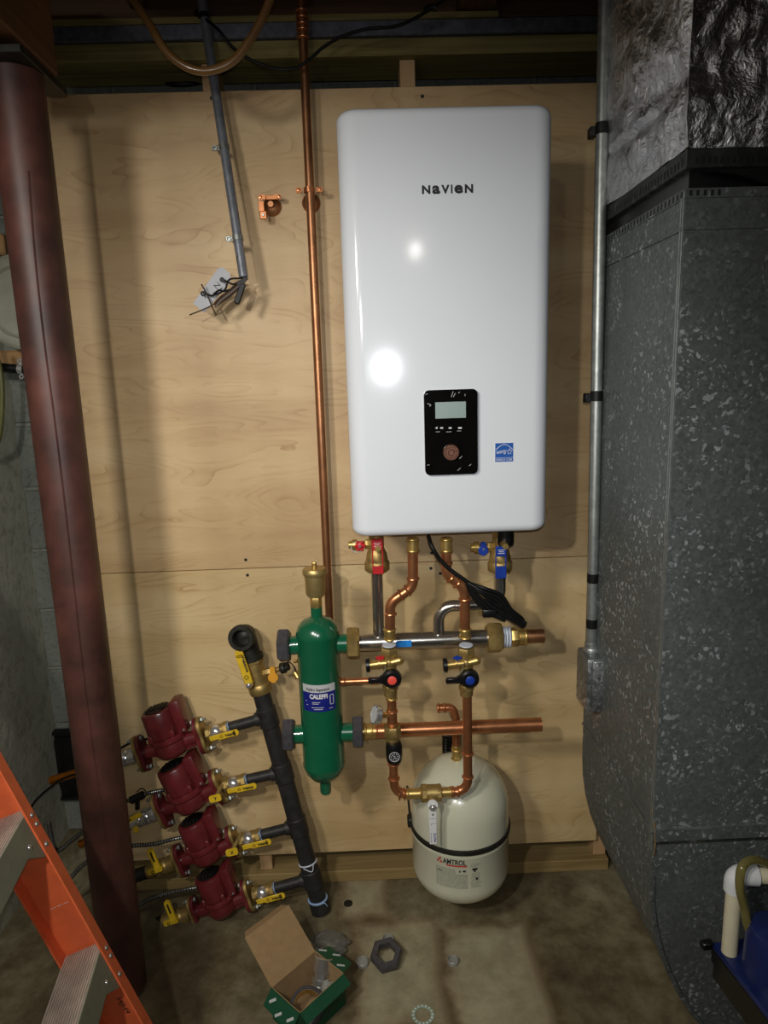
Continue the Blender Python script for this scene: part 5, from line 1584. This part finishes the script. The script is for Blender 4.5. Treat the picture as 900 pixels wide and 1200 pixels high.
for k in range(-1, 4):
    zz_ = k * .321
    q = MB()
    q.box((-.030, WIDTH / 2, zz_ - .003), (.076, WIDTH - .012, .005), ML, .0008)
    for i in range(14): q.box((-.062 + i * .0052, WIDTH / 2, zz_ + .0008), (.0022, WIDTH - .012, .0032), ML)
    sp = part('step', q, M['alu'], t, 'grooved aluminium step', smooth=False)
    part('step_lip', MB().box((.0095, WIDTH / 2, zz_ - .028), (.003, WIDTH - .012, .056), ML, .0008), M['alud'], sp, 'grey green front lip', smooth=False)
    for s_, e0 in ((1, 0.006), (-1, WIDTH - .006)):
        pts_ = [(0, 0), (0, -.06), (.055, -.06), (.085, 0)] if False else [(0.0, -.055), (0, -.098), (.010, -.098), (.07, -.055)]
        Mg = ML @ fr((.0105, e0, zz_), (1, 0, 0), (0, s_, 0))
        # gusset lies in the plane of the lip
        gp = [(s_ * 0, 0)]
        gq = MB(); vs = [(.0105, e0, zz_ - .054), (.0105, e0, zz_ - .10), (.0105, e0 + s_ * .012, zz_ - .10), (.0105, e0 + s_ * .075, zz_ - .054)]
        vs += [(x - .003, y, z) for x, y, z in vs]
        gq.add(vs, [[0, 1, 2, 3], [7, 6, 5, 4], [0, 4, 5, 1], [1, 5, 6, 2], [2, 6, 7, 3], [3, 7, 4, 0]], ML)
        part('gusset', gq, M['alud'], sp, smooth=False)
        part('gusset_rivet', MB().lathe([(0, 0), (.005, 0), (.004, .002), (0, .003)], ML @ fr((.0115, e0 + s_ * .055, zz_ - .045), (1, 0, 0)), 12), M['chrome'], sp)
q = MB()
text(q, 'HJH9', tuple(ML @ V((-.022, .0035, -.135))), tuple(-Lu + Ln * .05), tuple(Ln), .042, .012, .0004)
part('rail_lettering', q, M['ink'], t, 'small black handwritten mark', smooth=False)
q = MB(); text(q, '— — —', tuple(ML @ V((-.045, .0035, .105))), tuple(Ln), tuple(Lu), .035, .004, .0004)
part('scuffs', q, M['labelw'], t, 'white scuff marks', smooth=False)

# ------------------------------------------------------------------ floor items
HA, HB = at(318, 1157, z=.09), at(369, 1114, z=.09)
ex = (HB - HA); bw = ex.length; ex.normalize(); ey = V((ex.y, -ex.x, 0))
bl = .104; bh = .09
MBx = Mx((ex, -ey, V((0, 0, 1)))).transposed().to_4x4(); MBx.translation = V((HA.x, HA.y, 0))
t = thing('cardboard_box', 'small open cardboard box with green printed sides on the floor', 'box', (HA + HB) / 2 - V((0, 0, .09)))
th = .002
q = MB().box((bw / 2, -bl / 2, .002), (bw, bl, .003), MBx)
for c_, s_ in (((bw / 2, -.001, bh / 2), (bw, th, bh)), ((bw / 2, -bl, bh / 2), (bw, th, bh)), ((0.001, -bl / 2, bh / 2), (th, bl, bh)), ((bw, -bl / 2, bh / 2), (th, bl, bh))): q.box(c_, s_, MBx)
part('tray', q, M['card'], t, smooth=False)
q = MB()
q.box((bw + .0014, -bl / 2, bh / 2), (.001, bl + .002, bh), MBx); q.box((bw / 2, -bl - .0014, bh / 2), (bw + .002, .001, bh), MBx); q.box((-.0014, -bl / 2, bh / 2), (.001, bl, bh), MBx)
part('green_sides', q, M['cardg'], t, smooth=False)
# lid leaning back
up = at(285.4, 1105, z=.165) - HA; up = V(up)
up = (up - ex * up.dot(ex)).normalized()
ll = .126
Mlid = fr(HA, ex.cross(up), ex); 
def quad(a, b, c, d, n_, th_=.0018):
    vs = [V(a), V(b), V(c), V(d)]; nn = (vs[1] - vs[0]).cross(vs[3] - vs[0]).normalized() * th_
    return MB().add(vs + [v - nn for v in vs], [[0, 1, 2, 3], [7, 6, 5, 4], [0, 4, 5, 1], [1, 5, 6, 2], [2, 6, 7, 3], [3, 7, 4, 0]])
L0, L1q = HA, HB
L2q, L3q = HB + up * ll, HA + up * ll
lid = part('lid', quad(L0, L1q, L2q, L3q, 1), M['card'], t, 'plain brown lid folded open', smooth=False)
tk = (up * .3 + V((0, 0, 1)) * .9 + V((-.2, .3, 0))).normalized()
tuck = (V((-.35, .5, -.25))).normalized()
part('tuck_flap', quad(L3q + ex * .002, L2q - ex * .002, L2q - ex * .01 + tuck * .028, L3q + ex * .012 + tuck * .028, 1), M['card'], lid, smooth=False)
# side flaps folded outward
fr_r = V((HB.x, HB.y, bh)); nr = ex
c1_ = MBx @ V((bw, 0, bh)); c2_ = MBx @ V((bw, -bl, bh))
out = (ex * .85 + V((0, 0, -.22))).normalized()
part('side_flap', quad(c1_, c2_, c2_ + out * .044 + (c1_ - c2_) * .12, c1_ + out * .044 + (c2_ - c1_) * .10, 1, .002), M['cardg'], t, 'green side flap', smooth=False)
c3_ = MBx @ V((0, 0, bh)); c4_ = MBx @ V((0, -bl, bh))
out2 = (-ex * .55 + V((0, 0, -.6))).normalized()
part('side_flap', quad(c4_, c3_, c3_ + out2 * .04, c4_ + out2 * .045, 1, .002), M['cardg'], t, 'green side flap', smooth=False)
out3 = (ey * .8 + V((0, 0, -.4))).normalized()
part('front_flap', quad(c2_, c4_, c4_ + out3 * .03, c2_ + out3 * .03, 1, .002), M['cardg'], t, 'green front flap', smooth=False)
q = MB()
for (o_, a_, b_, lst) in ((c1_, (c2_ - c1_), out, ((.12, .35), (.45, .7), (.78, .3))), (c4_, (c3_ - c4_), out2, ((.15, .5), (.5, .7), (.8, .4)))):
    for f, g_ in lst:
        n_ = (a_.cross(b_)).normalized(); n_ = n_ if n_.z > 0 or n_.dot(V((0, -1, 0))) > 0 else -n_
        p = o_ + a_ * f + b_ * (.046 * g_)
        for s_ in (1, -1):
            q.box((0, 0, 0), (.020, .006, .0006), fr(p + n_ * .0015 * s_ + n_ * 0, n_, a_ + b_ * .1))
part('white_print', q, M['labelg'], t, 'white printed marks', smooth=False)
# fittings in the box
bc = lambda u_, v_, z=0: MBx @ V((bw * u_, -bl * v_, z))
p0_ = bc(.80, .38, .004); 
t = thing('steel_union', 'shiny steel union fitting standing in the cardboard box', 'fitting', p0_)
Mu = fr(p0_ + V((0, 0, .008)), V((.12, .35, 1)).normalized() + V((.1, .1, 0)))
part('body', MB().lathe([(.012, 0), (.018, 0), (.018, .022), (.022, .024), (.022, .032), (.018, .034), (.018, .046), (.024, .050), (.025, .082), (.022, .084), (.021, .06), (.012, .055), (.012, 0)], Mu, 32), M['steelf'], t)
q = MB()
for i in range(6): q.ring(Mu @ Mx.Translation((0, 0, .003 + i * .003)), .0182, .0009, 28, 6)
part('thread', q, M['steelf'], t)
p1_ = bc(.36, .66, .0)
t = thing('brass_ring_nut', 'dark ring nut with a brass inside lying in the cardboard box', 'nut', p1_ + V((0, 0, .004)))
Mr = fr(p1_ + V((0, 0, .035)), V((.10, -.42, 1)))
part('ring', MB().lathe([(.032, 0), (.040, 0), (.041, .002), (.041, .024), (.038, .026), (.034, .026), (.032, .024), (.032, 0)], Mr, 36), M['nutd'], t)
part('brass_inside', MB().lathe([(.031, .001), (.0318, .001), (.0318, .025), (.031, .025), (.031, .001)], Mr, 36), M['brass'], t)
t_ = MB()
random.seed(12)


def crumple(center, sx, sy, sz, seed, n=13, fl=0.):
    m = MB(); vs = []; fs = []
    for j in range(n + 1):
        for i in range(2 * n):
            a = 2 * PI * i / (2 * n); b = PI * j / n
            p = V((math.cos(a) * math.sin(b), math.sin(a) * math.sin(b), math.cos(b)))
            r = .85 + .3 * noise.noise(p * 2.2 + V((seed, 0, 0))) + .16 * noise.noise(p * 6 + V((seed, 3, 0)))
            z = p.z * sz * r
            vs.append(V(center) + V((p.x * sx * r, p.y * sy * r, max(z, -sz * .5) + sz * .5)))
    for j in range(n):
        for i in range(2 * n):
            fs.append([j * 2 * n + i, j * 2 * n + (i + 1) % (2 * n), (j + 1) * 2 * n + (i + 1) % (2 * n), (j + 1) * 2 * n + i])
    return m.add(vs, fs)


single('plastic_wrap', crumple(bc(.84, .72, .03), .024, .022, .022, 5), M['cap'], 'whitish plastic piece in the corner of the cardboard box', 'wrapping', ang=20)
pbg = at(385, 1112, z=0)
single('plastic_bag', crumple((pbg.x, pbg.y, .001), .062, .046, .026, 9, 20), M['plastic'], 'crumpled clear plastic bag on the floor beside the box', 'bag', ang=15)
# big hex nut
pn = at(453, 1122, z=.004)
t = thing('large_hex_nut', 'large dark steel hex nut lying tilted on the floor', 'nut', (pn.x, pn.y, .001))
Mn = fr((pn.x, pn.y - .012, .016), V((-.05, -.32, 1)), (1, .2, 0))
n_out = MB().lathe([(.0265, 0), (.040, 0), (.0435, .004), (.0435, .020), (.040, .024), (.0265, .024), (.0265, 0)], Mn, 6)
part('body', n_out, M['nutd'], t)
q = MB()
for i in range(5): q.ring(Mn @ Mx.Translation((0, 0, .002 + .005 * i)), .0268, .0016, 32, 6)
part('thread', q, M['nutd'], t)
for px, py, r, lb in ((425, 1130, .0165, 'clear plastic cap on the floor left of the large nut'), (455, 1103, .0165, 'clear plastic cap on the floor just behind the large nut'), (531, 1128, .0155, 'clear plastic cap on the floor right of the large nut')):
    p = at(px, py, z=0)
    single('clear_disc', MB().lathe([(0, .001), (r, .001), (r, .010), (r - .002, .012), (r - .003, .010), (r - .003, .003), (0, .003)], Mx.Translation((p.x, p.y, 0)), 28), M['cap'], lb, 'plastic cap', 'plastic caps on the floor')
p = at(408, 1059, z=0)
single('floor_plug', MB().lathe([(0, 0), (.0135, 0), (.013, .002), (0, .0025)], Mx.Translation((p.x, p.y, .0005)), 24), M['castiron'], 'small dark disc on the floor near the foot of the header pipe', 'disc')
p = at(495.5, 1190, z=0)
t = thing('green_gasket', 'pale green ring gasket lying at the bottom edge of the picture', 'gasket', (p.x, p.y, 0))
part('ring', MB().lathe([(.0195, .0008), (.0275, .0008), (.0275, .0025), (.0195, .0025), (.0195, .0008)], Mx.Translation((p.x, p.y, 0)), 40), M['washer'], t)
q = MB()
for i in range(16): 
    a = 2 * PI * i / 16; q.box((0, 0, 0), (.0025, .006, .0004), Mx.Translation((p.x + .0235 * math.cos(a), p.y + .0235 * math.sin(a), .0028)) @ Mx.Rotation(a - PI / 2, 4, 'Z'))
part('print', q, M['labelw'], t, smooth=False)
